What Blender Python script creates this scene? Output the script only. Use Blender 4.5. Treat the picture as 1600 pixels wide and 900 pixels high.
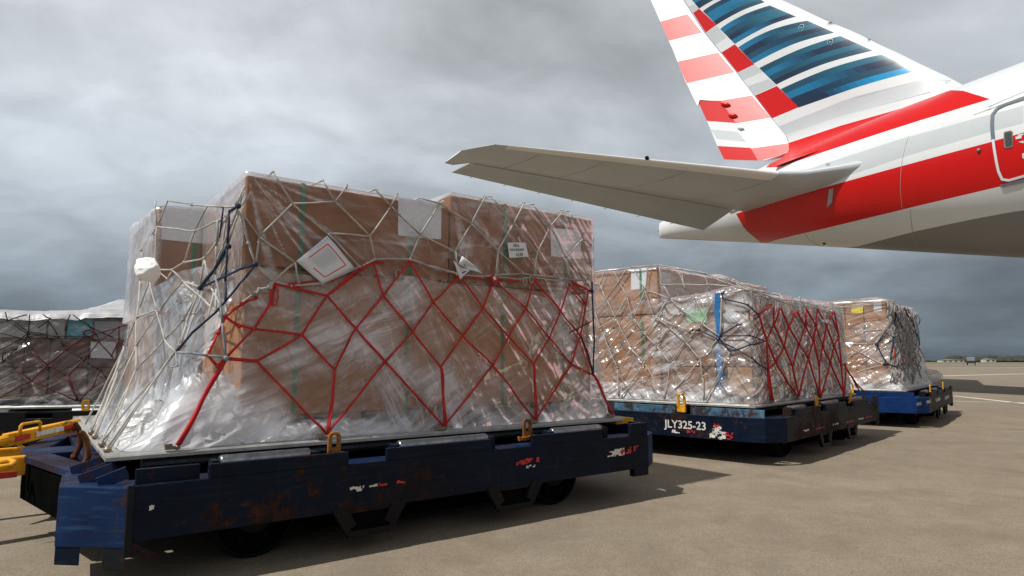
import bpy, bmesh, math, random
import numpy as np
from mathutils import Vector, Matrix
from mathutils.geometry import delaunay_2d_cdt
random.seed(7); RNG = np.random.default_rng(7)
S = bpy.context.scene
for o in list(bpy.data.objects): bpy.data.objects.remove(o)

# ------------------------------------------------------------------ camera
PITCH = math.atan(115/1000); CAMH = .92; FPX = 1000.
cd = bpy.data.cameras.new('camera'); cam = bpy.data.objects.new('camera', cd); S.collection.objects.link(cam)
cd.sensor_width = 36; cd.lens = 36*FPX/1600; cd.clip_start = .05; cd.clip_end = 9000
cam.location = (0, 0, CAMH); cam.rotation_euler = (math.pi/2+PITCH, 0, 0); S.camera = cam
S.render.resolution_x = 1024; S.render.resolution_y = 576
# ------------------------------------------------------------------ light
SUN = Vector((-.604, -.328, 1.0)).normalized()
W = bpy.data.worlds.new('World'); S.world = W; W.use_nodes = True
def world():
    nt = W.node_tree; nt.nodes.clear(); N = nt.nodes.new; L = nt.links.new
    out = N('ShaderNodeOutputWorld'); bg = N('ShaderNodeBackground'); bg.inputs[1].default_value = .1
    sky = N('ShaderNodeTexSky'); sky.sky_type = 'NISHITA'; sky.sun_disc = False
    sky.sun_elevation = math.asin(SUN.z); sky.sun_rotation = math.atan2(SUN.x, SUN.y)
    tc = N('ShaderNodeTexCoord'); sp = N('ShaderNodeSeparateXYZ'); L(tc.outputs['Generated'], sp.inputs[0])
    zc = N('ShaderNodeMath'); zc.operation = 'MAXIMUM'; L(sp.outputs[2], zc.inputs[0]); zc.inputs[1].default_value = 0
    # cloud deck: direction projected on a flat layer
    za = N('ShaderNodeMath'); za.operation = 'ADD'; L(zc.outputs[0], za.inputs[0]); za.inputs[1].default_value = .30
    dv = N('ShaderNodeVectorMath'); dv.operation = 'DIVIDE'
    cb = N('ShaderNodeCombineXYZ'); [L(za.outputs[0], cb.inputs[i]) for i in range(3)]
    L(tc.outputs['Generated'], dv.inputs[0]); L(cb.outputs[0], dv.inputs[1])
    mp = N('ShaderNodeMapping'); mp.inputs['Scale'].default_value = (1.05, 1.25, .8); mp.inputs['Location'].default_value = (3.1, 1.7, 0)
    L(dv.outputs[0], mp.inputs[0])
    n1 = N('ShaderNodeTexNoise'); n1.inputs['Scale'].default_value = .85; n1.inputs['Detail'].default_value = 7
    n1.inputs['Roughness'].default_value = .5; n1.inputs['Distortion'].default_value = .35; L(mp.outputs[0], n1.inputs[0])
    n2 = N('ShaderNodeTexNoise'); n2.inputs['Scale'].default_value = 4.0; n2.inputs['Detail'].default_value = 6; n2.inputs['Distortion'].default_value = .6; L(mp.outputs[0], n2.inputs[0])
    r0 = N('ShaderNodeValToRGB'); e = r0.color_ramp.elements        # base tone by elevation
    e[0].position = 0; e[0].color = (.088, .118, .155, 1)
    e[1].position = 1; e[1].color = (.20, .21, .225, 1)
    for p, c in ((.04, (.115, .145, .18)), (.10, (.175, .205, .24)), (.19, (.30, .335, .37)), (.30, (.44, .48, .515)), (.45, (.56, .59, .62)), (.53, (.56, .59, .62)), (.66, (.28, .30, .325))):  # overhead tones, out of view, darkened to deepen the shadows below
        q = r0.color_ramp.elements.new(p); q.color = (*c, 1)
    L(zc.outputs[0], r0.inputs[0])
    m1 = N('ShaderNodeMapRange'); m1.inputs[1].default_value = .33; m1.inputs[2].default_value = .67; m1.inputs[3].default_value = .56; m1.inputs[4].default_value = 1.50; L(n1.outputs[0], m1.inputs[0])
    m2 = N('ShaderNodeMapRange'); m2.inputs[1].default_value = .3; m2.inputs[2].default_value = .7; m2.inputs[3].default_value = .87; m2.inputs[4].default_value = 1.13; L(n2.outputs[0], m2.inputs[0])
    mm = N('ShaderNodeMath'); mm.operation = 'MULTIPLY'; L(m1.outputs[0], mm.inputs[0]); L(m2.outputs[0], mm.inputs[1])
    # azimuth: the cloud is thinner towards the middle of the view, heavier to the right
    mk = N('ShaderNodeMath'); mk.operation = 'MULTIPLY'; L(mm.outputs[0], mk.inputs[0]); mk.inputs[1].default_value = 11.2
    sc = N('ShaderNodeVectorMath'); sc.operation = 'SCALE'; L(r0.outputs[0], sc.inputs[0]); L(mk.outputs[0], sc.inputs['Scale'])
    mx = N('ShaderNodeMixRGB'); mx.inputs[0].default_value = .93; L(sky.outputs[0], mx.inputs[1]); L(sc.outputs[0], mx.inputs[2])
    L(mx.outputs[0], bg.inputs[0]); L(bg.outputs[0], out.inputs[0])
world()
ld = bpy.data.lights.new('sun', 'SUN'); ld.energy = 4.6; ld.angle = math.radians(.6); ld.color = (1, .965, .91)
sun = bpy.data.objects.new('sun', ld); S.collection.objects.link(sun); sun.rotation_euler = SUN.to_track_quat('Z', 'Y').to_euler()
S.view_settings.view_transform = 'Standard'; S.view_settings.look = 'None'; S.view_settings.exposure = 0; S.view_settings.gamma = 1
S.render.engine = 'CYCLES'
S.cycles.transparent_max_bounces = 24; S.cycles.max_bounces = 8; S.cycles.sample_clamp_indirect = 6

# ------------------------------------------------------------------ geometry helpers
C0 = np.array([0, 0, CAMH])
def ray(x, y):
    xc = (x-800)/FPX; yc = (450-y)/FPX
    return np.array([xc, math.cos(PITCH)-yc*math.sin(PITCH), math.sin(PITCH)+yc*math.cos(PITCH)])
def atz(x, y, z): r = ray(x, y); return C0+r*(z-CAMH)/r[2]
class Frame:
    """local axes: x along the long side, y across it, z up"""
    def __init__(s, A, ang):
        s.A = np.array([A[0], A[1], 0.]); a = math.radians(ang); s.ang = ang
        s.u = np.array([math.sin(a), math.cos(a), 0]); s.v = np.array([-math.cos(a), math.sin(a), 0])
        s.rot = math.pi/2-a
    def Wd(s, p): return s.A+p[0]*s.u+p[1]*s.v+np.array([0, 0, p[2]])
    def loc(s, p): d = np.asarray(p)-s.A; return np.array([d@s.u, d@s.v, p[2]])
    def plane(s, x, y, p0, n):                      # p0, n in local axes
        n = np.array(n, float); nw = n[0]*s.u+n[1]*s.v+np.array([0, 0, n[2]]); r = ray(x, y)
        return s.loc(C0+r*(np.dot(s.Wd(p0)-C0, nw)/np.dot(r, nw)))
    def V(s, x, y, v): return s.plane(x, y, (0, v, 0), (0, 1, 0))
    def U(s, x, y, u): return s.plane(x, y, (u, 0, 0), (1, 0, 0))
    def Z(s, x, y, z): return s.loc(atz(x, y, z))
def hashn(ix, iy, iz, seed):
    h = (ix*374761393+iy*668265263+iz*2147483647+seed*1274126177) & 0xffffffff
    h = ((h ^ (h >> 13))*1274126177) & 0xffffffff
    return ((h ^ (h >> 16)) & 0xffff)/65535.
def vnoise(x, y, z=0., seed=0):
    x = np.asarray(x, float); y = np.asarray(y, float); z = np.asarray(z, float)+0*x
    ix = np.floor(x).astype(np.int64); iy = np.floor(y).astype(np.int64); iz = np.floor(z).astype(np.int64)
    fx = x-ix; fy = y-iy; fz = z-iz
    s = lambda t: t*t*t*(t*(t*6-15)+10)
    a, b, c = s(fx), s(fy), s(fz); r = 0
    for dx in (0, 1):
        for dy in (0, 1):
            for dz in (0, 1):
                w = (a if dx else 1-a)*(b if dy else 1-b)*(c if dz else 1-c)
                r = r+w*hashn(ix+dx, iy+dy, iz+dz, seed)
    return r
def fbm(x, y, z=0., o=4, seed=0):
    r = 0; a = .5; t = 0
    for i in range(o): r = r+a*vnoise(x*2**i, y*2**i, z*2**i, seed+i); t += a; a *= .5
    return r/t
def ridge(x, y, z=0., o=3, seed=0, p=1.6):
    r = 0; a = .5; t = 0
    for i in range(o): r = r+a*(1-np.abs(2*vnoise(x*2**i, y*2**i, z*2**i, seed+i*7)-1))**p; t += a; a *= .5
    return r/t

class MB:
    def __init__(s): s.v = []; s.f = []; s.m = []; s.mi = 0
    def add(s, vs, fs):
        k = len(s.v); s.v += [tuple(map(float, q)) for q in vs]
        for f in fs: s.f.append(tuple(i+k for i in f)); s.m.append(s.mi)
        return s
    def mat(s, i): s.mi = i; return s
    def box(s, a, b):
        (x0, y0, z0), (x1, y1, z1) = a, b
        return s.add([(x0,y0,z0),(x1,y0,z0),(x1,y1,z0),(x0,y1,z0),(x0,y0,z1),(x1,y0,z1),(x1,y1,z1),(x0,y1,z1)],
              [(0,3,2,1),(4,5,6,7),(0,1,5,4),(1,2,6,5),(2,3,7,6),(3,0,4,7)])
    def bar(s, p, q, w, h, up=(0,0,1)):             # rectangular bar between two points
        p = Vector(p); q = Vector(q); d = (q-p).normalized(); up = Vector(up)
        x = d.cross(up).normalized(); y = x.cross(d).normalized()
        vs = []
        for c in (p, q):
            for sx, sy in ((-1,-1),(1,-1),(1,1),(-1,1)): vs.append(c+x*sx*w/2+y*sy*h/2)
        return s.add(vs, [(0,3,2,1),(4,5,6,7),(0,1,5,4),(1,2,6,5),(2,3,7,6),(3,0,4,7)])
    def prism(s, poly, fn, a, b):                   # poly of 2-D points, fn(p, t) -> 3-D
        n = len(poly); vs = [fn(p, a) for p in poly]+[fn(p, b) for p in poly]
        return s.add(vs, [tuple(range(n))[::-1], tuple(range(n, 2*n))]+[(i, (i+1) % n, n+(i+1) % n, n+i) for i in range(n)])
    def tube(s, pts, r, n=8, cap=True):
        P = [Vector(p) for p in pts]; k = len(s.v); up = Vector((.13, .21, .97))
        R = r if hasattr(r, '__len__') else [r]*len(P)
        prev = None; vs = []
        for i, p in enumerate(P):
            d = (P[min(i+1, len(P)-1)]-P[max(i-1, 0)])
            if d.length < 1e-9: d = Vector((0, 0, 1))
            d.normalize()
            x = d.cross(up) if prev is None else prev-d*prev.dot(d)
            if x.length < 1e-5: x = d.cross(Vector((1, 0, 0)))
            x.normalize(); prev = x; y = d.cross(x)
            for j in range(n):
                t = 2*math.pi*j/n; vs.append(p+(x*math.cos(t)+y*math.sin(t))*R[i])
        fs = [(i*n+j, i*n+(j+1) % n, (i+1)*n+(j+1) % n, (i+1)*n+j) for i in range(len(P)-1) for j in range(n)]
        if cap: fs += [tuple(range(n))[::-1], tuple(range((len(P)-1)*n, len(P)*n))]
        return s.add(vs, fs)
    def ball(s, c, r, n=6, sc=(1,1,1)):
        vs = []; fs = []
        for i in range(n+1):
            a = math.pi*i/n
            for j in range(2*n):
                b = math.pi*j/n; vs.append((c[0]+r*sc[0]*math.sin(a)*math.cos(b), c[1]+r*sc[1]*math.sin(a)*math.sin(b), c[2]+r*sc[2]*math.cos(a)))
        for i in range(n):
            for j in range(2*n):
                fs.append((i*2*n+j, (i+1)*2*n+j, (i+1)*2*n+(j+1) % (2*n), i*2*n+(j+1) % (2*n)))
        return s.add(vs, fs)
    def build(s, name, mats, parent=None, base=(0,0,0), smooth=False, bevel=0, frame=None, kind=None):
        me = bpy.data.meshes.new(name)
        me.from_pydata([(v[0]-base[0], v[1]-base[1], v[2]-base[2]) for v in s.v], [], s.f)
        mats = mats if isinstance(mats, (list, tuple)) else [mats]
        for m in mats: me.materials.append(m)
        me.polygons.foreach_set('material_index', s.m)
        if smooth: me.polygons.foreach_set('use_smooth', [True]*len(me.polygons))
        me.update()
        o = bpy.data.objects.new(name, me); S.collection.objects.link(o)
        if parent is not None: o.parent = parent
        elif frame is not None: o.location = frame.Wd(base); o.rotation_euler = (0, 0, frame.rot)
        if bevel:
            b = o.modifiers.new('bevel', 'BEVEL'); b.width = bevel; b.segments = 2; b.limit_method = 'ANGLE'
        if kind: o['kind'] = kind
        return o
def tag(o, label, cat, group=None, kind=None):
    o['label'] = label; o['category'] = cat
    if group: o['group'] = group
    if kind: o['kind'] = kind
    return o
def empty(name, frame, base=(0,0,0)):
    o = bpy.data.objects.new(name, None); S.collection.objects.link(o); o.empty_display_size = .1
    o.location = frame.Wd(base); o.rotation_euler = (0, 0, frame.rot); return o

# ------------------------------------------------------------------ materials
def nmat(name):
    m = bpy.data.materials.new(name); m.use_nodes = True; nt = m.node_tree
    return m, nt, nt.nodes['Principled BSDF'], nt.nodes.new, nt.links.new
def noise(N, L, vec, scale, detail=4, rough=.5, dist=0.):
    n = N('ShaderNodeTexNoise'); n.inputs['Scale'].default_value = scale; n.inputs['Detail'].default_value = detail
    n.inputs['Roughness'].default_value = rough; n.inputs['Distortion'].default_value = dist
    if vec is not None: L(vec, n.inputs[0])
    return n.outputs[0]
def coord(N, L, scale=(1,1,1), which='Object', rot=(0,0,0)):
    t = N('ShaderNodeTexCoord'); m = N('ShaderNodeMapping'); m.inputs['Scale'].default_value = scale; m.inputs['Rotation'].default_value = rot
    L(t.outputs[which], m.inputs[0]); return m.outputs[0]
def ramp(N, L, fac, stops):
    r = N('ShaderNodeValToRGB'); e = r.color_ramp.elements
    e[0].position = stops[0][0]; e[0].color = (*stops[0][1], 1); e[1].position = stops[-1][0]; e[1].color = (*stops[-1][1], 1)
    for p, c in stops[1:-1]: q = e.new(p); q.color = (*c, 1)
    L(fac, r.inputs[0]); return r.outputs[0]
def g3(v): return (v, v, v)
def mixc(N, L, f, a, b, mode='MIX'):
    m = N('ShaderNodeMixRGB'); m.blend_type = mode
    for k, q in ((0, f), (1, a), (2, b)):
        if isinstance(q, (int, float)): m.inputs[k].default_value = q
        elif isinstance(q, tuple): m.inputs[k].default_value = (*q, 1)
        else: L(q, m.inputs[k])
    return m.outputs[0]
def math_(N, L, op, a, b=0.):
    m = N('ShaderNodeMath'); m.operation = op
    for k, q in ((0, a), (1, b)):
        if isinstance(q, (int, float)): m.inputs[k].default_value = q
        else: L(q, m.inputs[k])
    return m.outputs[0]
def bump(N, L, h, bsdf, strength, dist=.01):
    b = N('ShaderNodeBump'); b.inputs['Strength'].default_value = strength; b.inputs['Distance'].default_value = dist
    L(h, b.inputs['Height']); L(b.outputs[0], bsdf.inputs['Normal']); return b.outputs[0]
def plain(name, col, rough=.5, metal=0, spec=.5, vary=.12, scale=6, bmp=0, coat=0):
    m, nt, b, N, L = nmat(name); v = coord(N, L)
    n = noise(N, L, v, scale, 5, .6); lo = tuple(c*(1-vary) for c in col); hi = tuple(min(1, c*(1+vary)) for c in col)
    L(ramp(N, L, n, [(.3, lo), (.7, hi)]), b.inputs['Base Color'])
    b.inputs['Roughness'].default_value = rough; b.inputs['Metallic'].default_value = metal; b.inputs['Specular IOR Level'].default_value = spec
    b.inputs['Coat Weight'].default_value = coat
    if bmp: bump(N, L, noise(N, L, v, scale*6, 4), b, bmp, .003)
    return m
def painted_steel(name, col, rust=.5, light=None, rough=.5, dirt=.5, rustk=.45):
    """old paint with rust patches, runs and scuffs"""
    m, nt, b, N, L = nmat(name); v = coord(N, L)
    big = noise(N, L, v, 2.3, 6, .62, .4); fine = noise(N, L, v, 26, 6, .7)
    vs = coord(N, L, (3., 3., 38.)); strk = noise(N, L, vs, 1.6, 5, .6)      # horizontal rubbing marks
    vr = coord(N, L, (24., 24., 1.6)); run = noise(N, L, vr, 1.3, 4, .5)
    light = light or tuple(min(1, c*2.6+.02) for c in col)
    c = ramp(N, L, noise(N, L, v, 5, 5, .6), [(.3, tuple(q*.55 for q in col)), (.7, tuple(q*1.35 for q in col))])
    sc = ramp(N, L, strk, [(.53, g3(0)), (.70, g3(.5))]); c = mixc(N, L, sc, c, light)
    rs = math_(N, L, 'ADD', math_(N, L, 'MULTIPLY', big, .62), math_(N, L, 'MULTIPLY', fine, .38))
    rf = ramp(N, L, rs, [(.60-.13*rust, g3(0)), (.66-.13*rust, g3(1))])
    rc = ramp(N, L, fine, [(.3, (.028, .012, .007)), (.5, (.085, .030, .013)), (.72, (.19, .075, .028))])
    rc = mixc(N, L, 1., rc, g3(rustk), 'MULTIPLY'); c = mixc(N, L, rf, c, rc)
    rr = ramp(N, L, run, [(.62, g3(0)), (.74, g3(.45*rust))]); c = mixc(N, L, rr, c, (.07, .03, .015))
    dd = ramp(N, L, noise(N, L, v, 1.1, 4), [(.3, g3(0)), (.8, g3(dirt))]); c = mixc(N, L, dd, c, tuple(q*.30+.0025 for q in col))
    L(c, b.inputs['Base Color'])
    L(ramp(N, L, rf, [(0, g3(rough)), (1, g3(.85))]), b.inputs['Roughness']); b.inputs['Specular IOR Level'].default_value = .13
    bump(N, L, mixc(N, L, .5, rf, fine), b, .5, .003)
    return m
M = {}
M['blue'] = painted_steel('blue_paint_shaded', (.0022, .0080, .023), .46, (.012, .034, .065), dirt=.8)  # darkened blue: shade of the long side put into the colour
M['blue_lit'] = painted_steel('blue_paint_sunlit_end', (.0065, .025, .085), .9, (.04, .11, .20), dirt=.8)  # lighter copy of the blue for the sunlit end
M['blue_worn'] = painted_steel('blue_paint_worn', (.07, .17, .27), 1.0, (.2, .3, .36), dirt=.5)
M['blue_new'] = painted_steel('blue_paint_new', (.004, .026, .11), .12, (.015, .06, .18), dirt=.35)
M['ruststeel'] = painted_steel('rusty_paint', (.010, .013, .019), .8, (.04, .04, .045), dirt=.9)
M['black'] = painted_steel('black_steel', (.008, .008, .009), .15, (.03, .03, .03), dirt=.6)
M['yellow'] = painted_steel('yellow_paint', (.72, .33, .015), .18, (.8, .5, .1), dirt=.25)
M['rust'] = painted_steel('bare_rust', (.14, .05, .018), 1.3, (.3, .14, .06), dirt=.3, rustk=.9)
M['stopsteel'] = painted_steel('rusty_yellow', (.36, .14, .03), .85, (.6, .34, .1), dirt=.3, rustk=1.)
M['alu'] = plain('pallet_aluminium', (.30, .30, .285), .5, .6, vary=.22, scale=9, bmp=.15)
M['alu_edge'] = plain('pallet_edge_aluminium', (.38, .38, .36), .45, .5, vary=.2, scale=14, bmp=.2)
M['roller'] = plain('roller_steel', (.20, .205, .21), .34, .85, vary=.35, scale=30)
M['rubber'] = plain('tyre_rubber', (.007, .007, .007), .9, spec=.2, vary=.3)
M['under'] = plain('underside_shade', (.004, .004, .004), .95, spec=.0, vary=.3)  # near-black: the shade under the dolly is put into the colour
M['paper'] = plain('paper', (.66, .67, .70), .7, vary=.04, scale=14)
M['ink'] = plain('ink', (.03, .03, .035), .7)
M['greyink'] = plain('grey_print', (.36, .37, .40), .7)
M['redink'] = plain('red_print', (.62, .06, .02), .6)
M['greenband'] = plain('green_strap', (.012, .17, .07), .38, vary=.2)
M['bluestrap'] = plain('blue_strap', (.012, .14, .36), .5)
M['lime'] = plain('lime_paint', (.16, .55, .06), .6)
M['lt_green'] = plain('pale_green_label', (.32, .60, .34), .7)
M['lt_yellow'] = plain('yellow_label', (.80, .66, .02), .6)
M['teal'] = plain('teal_carton', (.05, .33, .42), .6, vary=.15)
M['lt_blue'] = plain('light_blue_print', (.03, .27, .42), .6)
M['greyfoam'] = plain('grey_goods', (.34, .33, .33), .7, vary=.25)
M['darkgoods'] = plain('dark_goods', (.035, .035, .04), .6, vary=.3)
M['wood'] = plain('pallet_wood', (.36, .23, .13), .8, vary=.25, scale=12, bmp=.3)
M['decalwhite'] = plain('decal_white', (.55, .54, .50), .6, vary=.3, scale=40)
M['decalred'] = plain('decal_red', (.42, .018, .015), .6, vary=.3, scale=40)
M['metal'] = plain('fitting_metal', (.24, .19, .14), .55, .5, vary=.35, scale=50)

def rope_mat(name, col, rough=.75):
    m, nt, b, N, L = nmat(name); v = coord(N, L)
    w = N('ShaderNodeTexWave'); w.wave_type = 'BANDS'; w.bands_direction = 'DIAGONAL'; w.inputs['Scale'].default_value = 70; w.inputs['Distortion'].default_value = 1.5; L(v, w.inputs[0])
    n = noise(N, L, v, 9, 5, .65)
    c = ramp(N, L, n, [(.3, tuple(q*.55 for q in col)), (.55, col), (.75, tuple(min(1, q*1.2) for q in col))])
    L(mixc(N, L, ramp(N, L, w.outputs[1], [(.2, g3(.30)), (.6, g3(0))]), c, tuple(q*.4 for q in col)), b.inputs['Base Color'])
    b.inputs['Roughness'].default_value = rough; bump(N, L, w.outputs[1], b, .6, .002); return m
M['rope_white'] = rope_mat('rope_off_white', (.47, .45, .41))
M['rope_red'] = rope_mat('rope_red', (.56, .016, .018))
M['rope_dred'] = rope_mat('rope_dark_red', (.12, .010, .014))
M['rope_navy'] = rope_mat('rope_navy', (.014, .026, .065))
M['rope_grey'] = rope_mat('rope_grey', (.26, .29, .33))
M['rope_dust'] = rope_mat('rope_dusty', (.30, .285, .26))
M['rope_black'] = rope_mat('rope_black', (.022, .022, .025))

def cardboard(name, col):
    m, nt, b, N, L = nmat(name); v = coord(N, L); vs = coord(N, L, (1., 1., 5.))
    n = noise(N, L, v, 3, 5, .6); n2 = noise(N, L, vs, 4, 5, .6, .5)
    c = ramp(N, L, n, [(.3, tuple(q*.8 for q in col)), (.7, tuple(q*1.12 for q in col))])
    L(mixc(N, L, ramp(N, L, n2, [(.5, g3(0)), (.8, g3(.3))]), c, tuple(q*.62 for q in col)), b.inputs['Base Color'])
    b.inputs['Roughness'].default_value = .82; b.inputs['Specular IOR Level'].default_value = .25
    bump(N, L, noise(N, L, v, 2.2, 3), b, .5, .02); return m
M['card'] = cardboard('cardboard', (.37, .180, .085))
M['card_d'] = cardboard('cardboard_deep', (.27, .115, .050))
M['card2'] = cardboard('cardboard_pale', (.40, .25, .15))
M['card4'] = cardboard('cardboard_shaded', (.15, .075, .055))  # brown darkened to carry the shade on the left-edge load
M['card3'] = cardboard('cardboard_reddish', (.27, .145, .090))

def film_mat(name, base, streak, tone=(.84, .84, .86), dirs=((1., .32),), crump=.5, rough=.28, facet=.0):
    """stretch film: clear glossy sheet whose folds and doubled layers turn milky; milk attribute = number of layers"""
    m, nt, b, N, L = nmat(name); nt.nodes.remove(b)
    out = nt.nodes['Material Output']
    at = N('ShaderNodeAttribute'); at.attribute_name = 'milk'; milk = at.outputs['Fac']
    uv = N('ShaderNodeUVMap'); uv.uv_map = 'UVMap'
    tot = None; H = None
    wn = N('ShaderNodeTexNoise'); wn.inputs['Scale'].default_value = .9; wn.inputs['Detail'].default_value = 2; L(uv.outputs[0], wn.inputs[0])
    wv = N('ShaderNodeVectorMath'); wv.operation = 'SCALE'; L(wn.outputs[1], wv.inputs[0]); wv.inputs['Scale'].default_value = .45
    wa = N('ShaderNodeVectorMath'); wa.operation = 'ADD'; L(uv.outputs[0], wa.inputs[0]); L(wv.outputs[0], wa.inputs[1])
    for k, (ang, st) in enumerate(dirs):
        mp = N('ShaderNodeMapping'); mp.inputs['Rotation'].default_value = (0, 0, ang); L(wa.outputs[0], mp.inputs[0])
        m2 = N('ShaderNodeMapping'); m2.inputs['Scale'].default_value = (st, 1, 1); m2.inputs['Location'].default_value = (k*3.7, k*1.9, 0); L(mp.outputs[0], m2.inputs[0])
        n = N('ShaderNodeTexNoise'); n.inputs['Scale'].default_value = 6; n.inputs['Detail'].default_value = 4; n.inputs['Roughness'].default_value = .5; n.inputs['Distortion'].default_value = .1
        L(m2.outputs[0], n.inputs[0])
        rd = math_(N, L, 'ABSOLUTE', math_(N, L, 'SUBTRACT', n.outputs[0], .5))             # ridged
        rr = ramp(N, L, rd, [(0., g3(1)), (.009, g3(.4)), (.034, g3(0))])
        mask = ramp(N, L, noise(N, L, mp.outputs[0], 1.7, 3), [(.46, g3(0)), (.66, g3(1))])
        s_ = mixc(N, L, 1., rr, mask, 'MULTIPLY')
        tot = s_ if tot is None else mixc(N, L, 1., tot, s_, 'ADD')
        nb = N('ShaderNodeTexNoise'); nb.inputs['Scale'].default_value = 4.5; nb.inputs['Detail'].default_value = 3; nb.inputs['Distortion'].default_value = .2; L(m2.outputs[0], nb.inputs[0])
        hb = math_(N, L, 'MINIMUM', math_(N, L, 'MULTIPLY', math_(N, L, 'ABSOLUTE', math_(N, L, 'SUBTRACT', nb.outputs[0], .5)), 5.), .6)      # taut panels meeting in sharp creases
        H = hb if H is None else math_(N, L, 'ADD', H, hb)
        fs_ = noise(N, L, m2.outputs[0], 26, 4, .6); FS = fs_ if k == 0 else FS
    mc = N('ShaderNodeMapping'); mc.inputs['Rotation'].default_value = (0, 0, dirs[0][0]); mc.inputs['Scale'].default_value = (.45, 1.3, 1); L(wa.outputs[0], mc.inputs[0])
    cl = ramp(N, L, noise(N, L, mc.outputs[0], 2.6, 4, .5, .5), [(.34, g3(0)), (.70, g3(1))])                                            # cloudy patches
    a = math_(N, L, 'ADD', milk, base)
    a = math_(N, L, 'MULTIPLY', a, math_(N, L, 'ADD', math_(N, L, 'MULTIPLY', cl, 1.35), .22))
    a = math_(N, L, 'MULTIPLY', a, ramp(N, L, FS, [(.34, g3(.35)), (.66, g3(1.))]))
    a = math_(N, L, 'MULTIPLY', a, 1.3)
    sa = math_(N, L, 'MULTIPLY', tot, math_(N, L, 'ADD', math_(N, L, 'MULTIPLY', milk, .7), streak))
    a = math_(N, L, 'ADD', a, sa)
    cm = N('ShaderNodeClamp'); L(a, cm.inputs[0]); cm.inputs[2].default_value = .93
    bp = N('ShaderNodeBump'); bp.inputs['Strength'].default_value = crump; bp.inputs['Distance'].default_value = .03
    vo = N('ShaderNodeTexVoronoi'); vo.feature = 'F1'; vo.inputs['Scale'].default_value = 9; mv = N('ShaderNodeMapping'); mv.inputs['Rotation'].default_value = (0, 0, .6); mv.inputs['Scale'].default_value = (.5, 1.2, 1); L(wa.outputs[0], mv.inputs[0]); L(mv.outputs[0], vo.inputs[0])
    L(math_(N, L, 'ADD', H, math_(N, L, 'MULTIPLY', vo.outputs[0], facet)), bp.inputs['Height'])
    tr = N('ShaderNodeBsdfTransparent'); tr.inputs[0].default_value = (.97, .97, .975, 1)
    gl = N('ShaderNodeBsdfGlossy'); gl.inputs['Roughness'].default_value = rough; gl.inputs[0].default_value = (1, 1, 1, 1); L(bp.outputs[0], gl.inputs['Normal'])
    lw = N('ShaderNodeFresnel'); lw.inputs[0].default_value = 1.42; L(bp.outputs[0], lw.inputs['Normal'])
    lf = N('ShaderNodeClamp'); L(math_(N, L, 'MULTIPLY', lw.outputs[0], .85), lf.inputs[0]); lf.inputs[2].default_value = .6
    df = N('ShaderNodeBsdfDiffuse'); df.inputs[0].default_value = (*tone, 1); L(bp.outputs[0], df.inputs['Normal'])
    tl = N('ShaderNodeBsdfTranslucent'); tl.inputs[0].default_value = (*tone, 1); L(bp.outputs[0], tl.inputs['Normal'])
    md = N('ShaderNodeMixShader'); md.inputs[0].default_value = .42; L(df.outputs[0], md.inputs[1]); L(tl.outputs[0], md.inputs[2])
    m1 = N('ShaderNodeMixShader'); L(cm.outputs[0], m1.inputs[0]); L(tr.outputs[0], m1.inputs[1]); L(md.outputs[0], m1.inputs[2])
    m2 = N('ShaderNodeMixShader'); L(lf.outputs[0], m2.inputs[0]); L(m1.outputs[0], m2.inputs[1]); L(gl.outputs[0], m2.inputs[2])
    L(m2.outputs[0], out.inputs[0]); return m
D2R = math.radians
M['film'] = film_mat('stretch_film', .015, .22, dirs=((D2R(12), .07), (D2R(-48), .07)), crump=.15)
M['film_low'] = film_mat('stretch_film_loose', .03, .26, dirs=((D2R(28), .08), (D2R(-50), .08)), crump=.28, rough=.24, facet=.3)
M['film_bright'] = film_mat('stretch_film_heaped', .75, .2, tone=(.90, .90, .90), dirs=((D2R(28), .3), (D2R(-50), .3)), crump=.9, rough=.3, facet=1.2)
M['film_crisp'] = film_mat('stretch_film_crumpled', .04, .30, dirs=((D2R(28), .12), (D2R(-50), .12)), crump=.75, rough=.2, facet=1.3)
M['film_thick'] = film_mat('stretch_film_layered', .22, .5, dirs=((D2R(20), .2), (D2R(-60), .18), (D2R(95), .22)), crump=.9, rough=.22, facet=1.)
M['film_grey'] = film_mat('stretch_film_dusty', .06, .4, tone=(.5, .49, .5), dirs=((D2R(35), .1), (D2R(-40), .1)), crump=.6, rough=.24, facet=1.)

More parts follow.
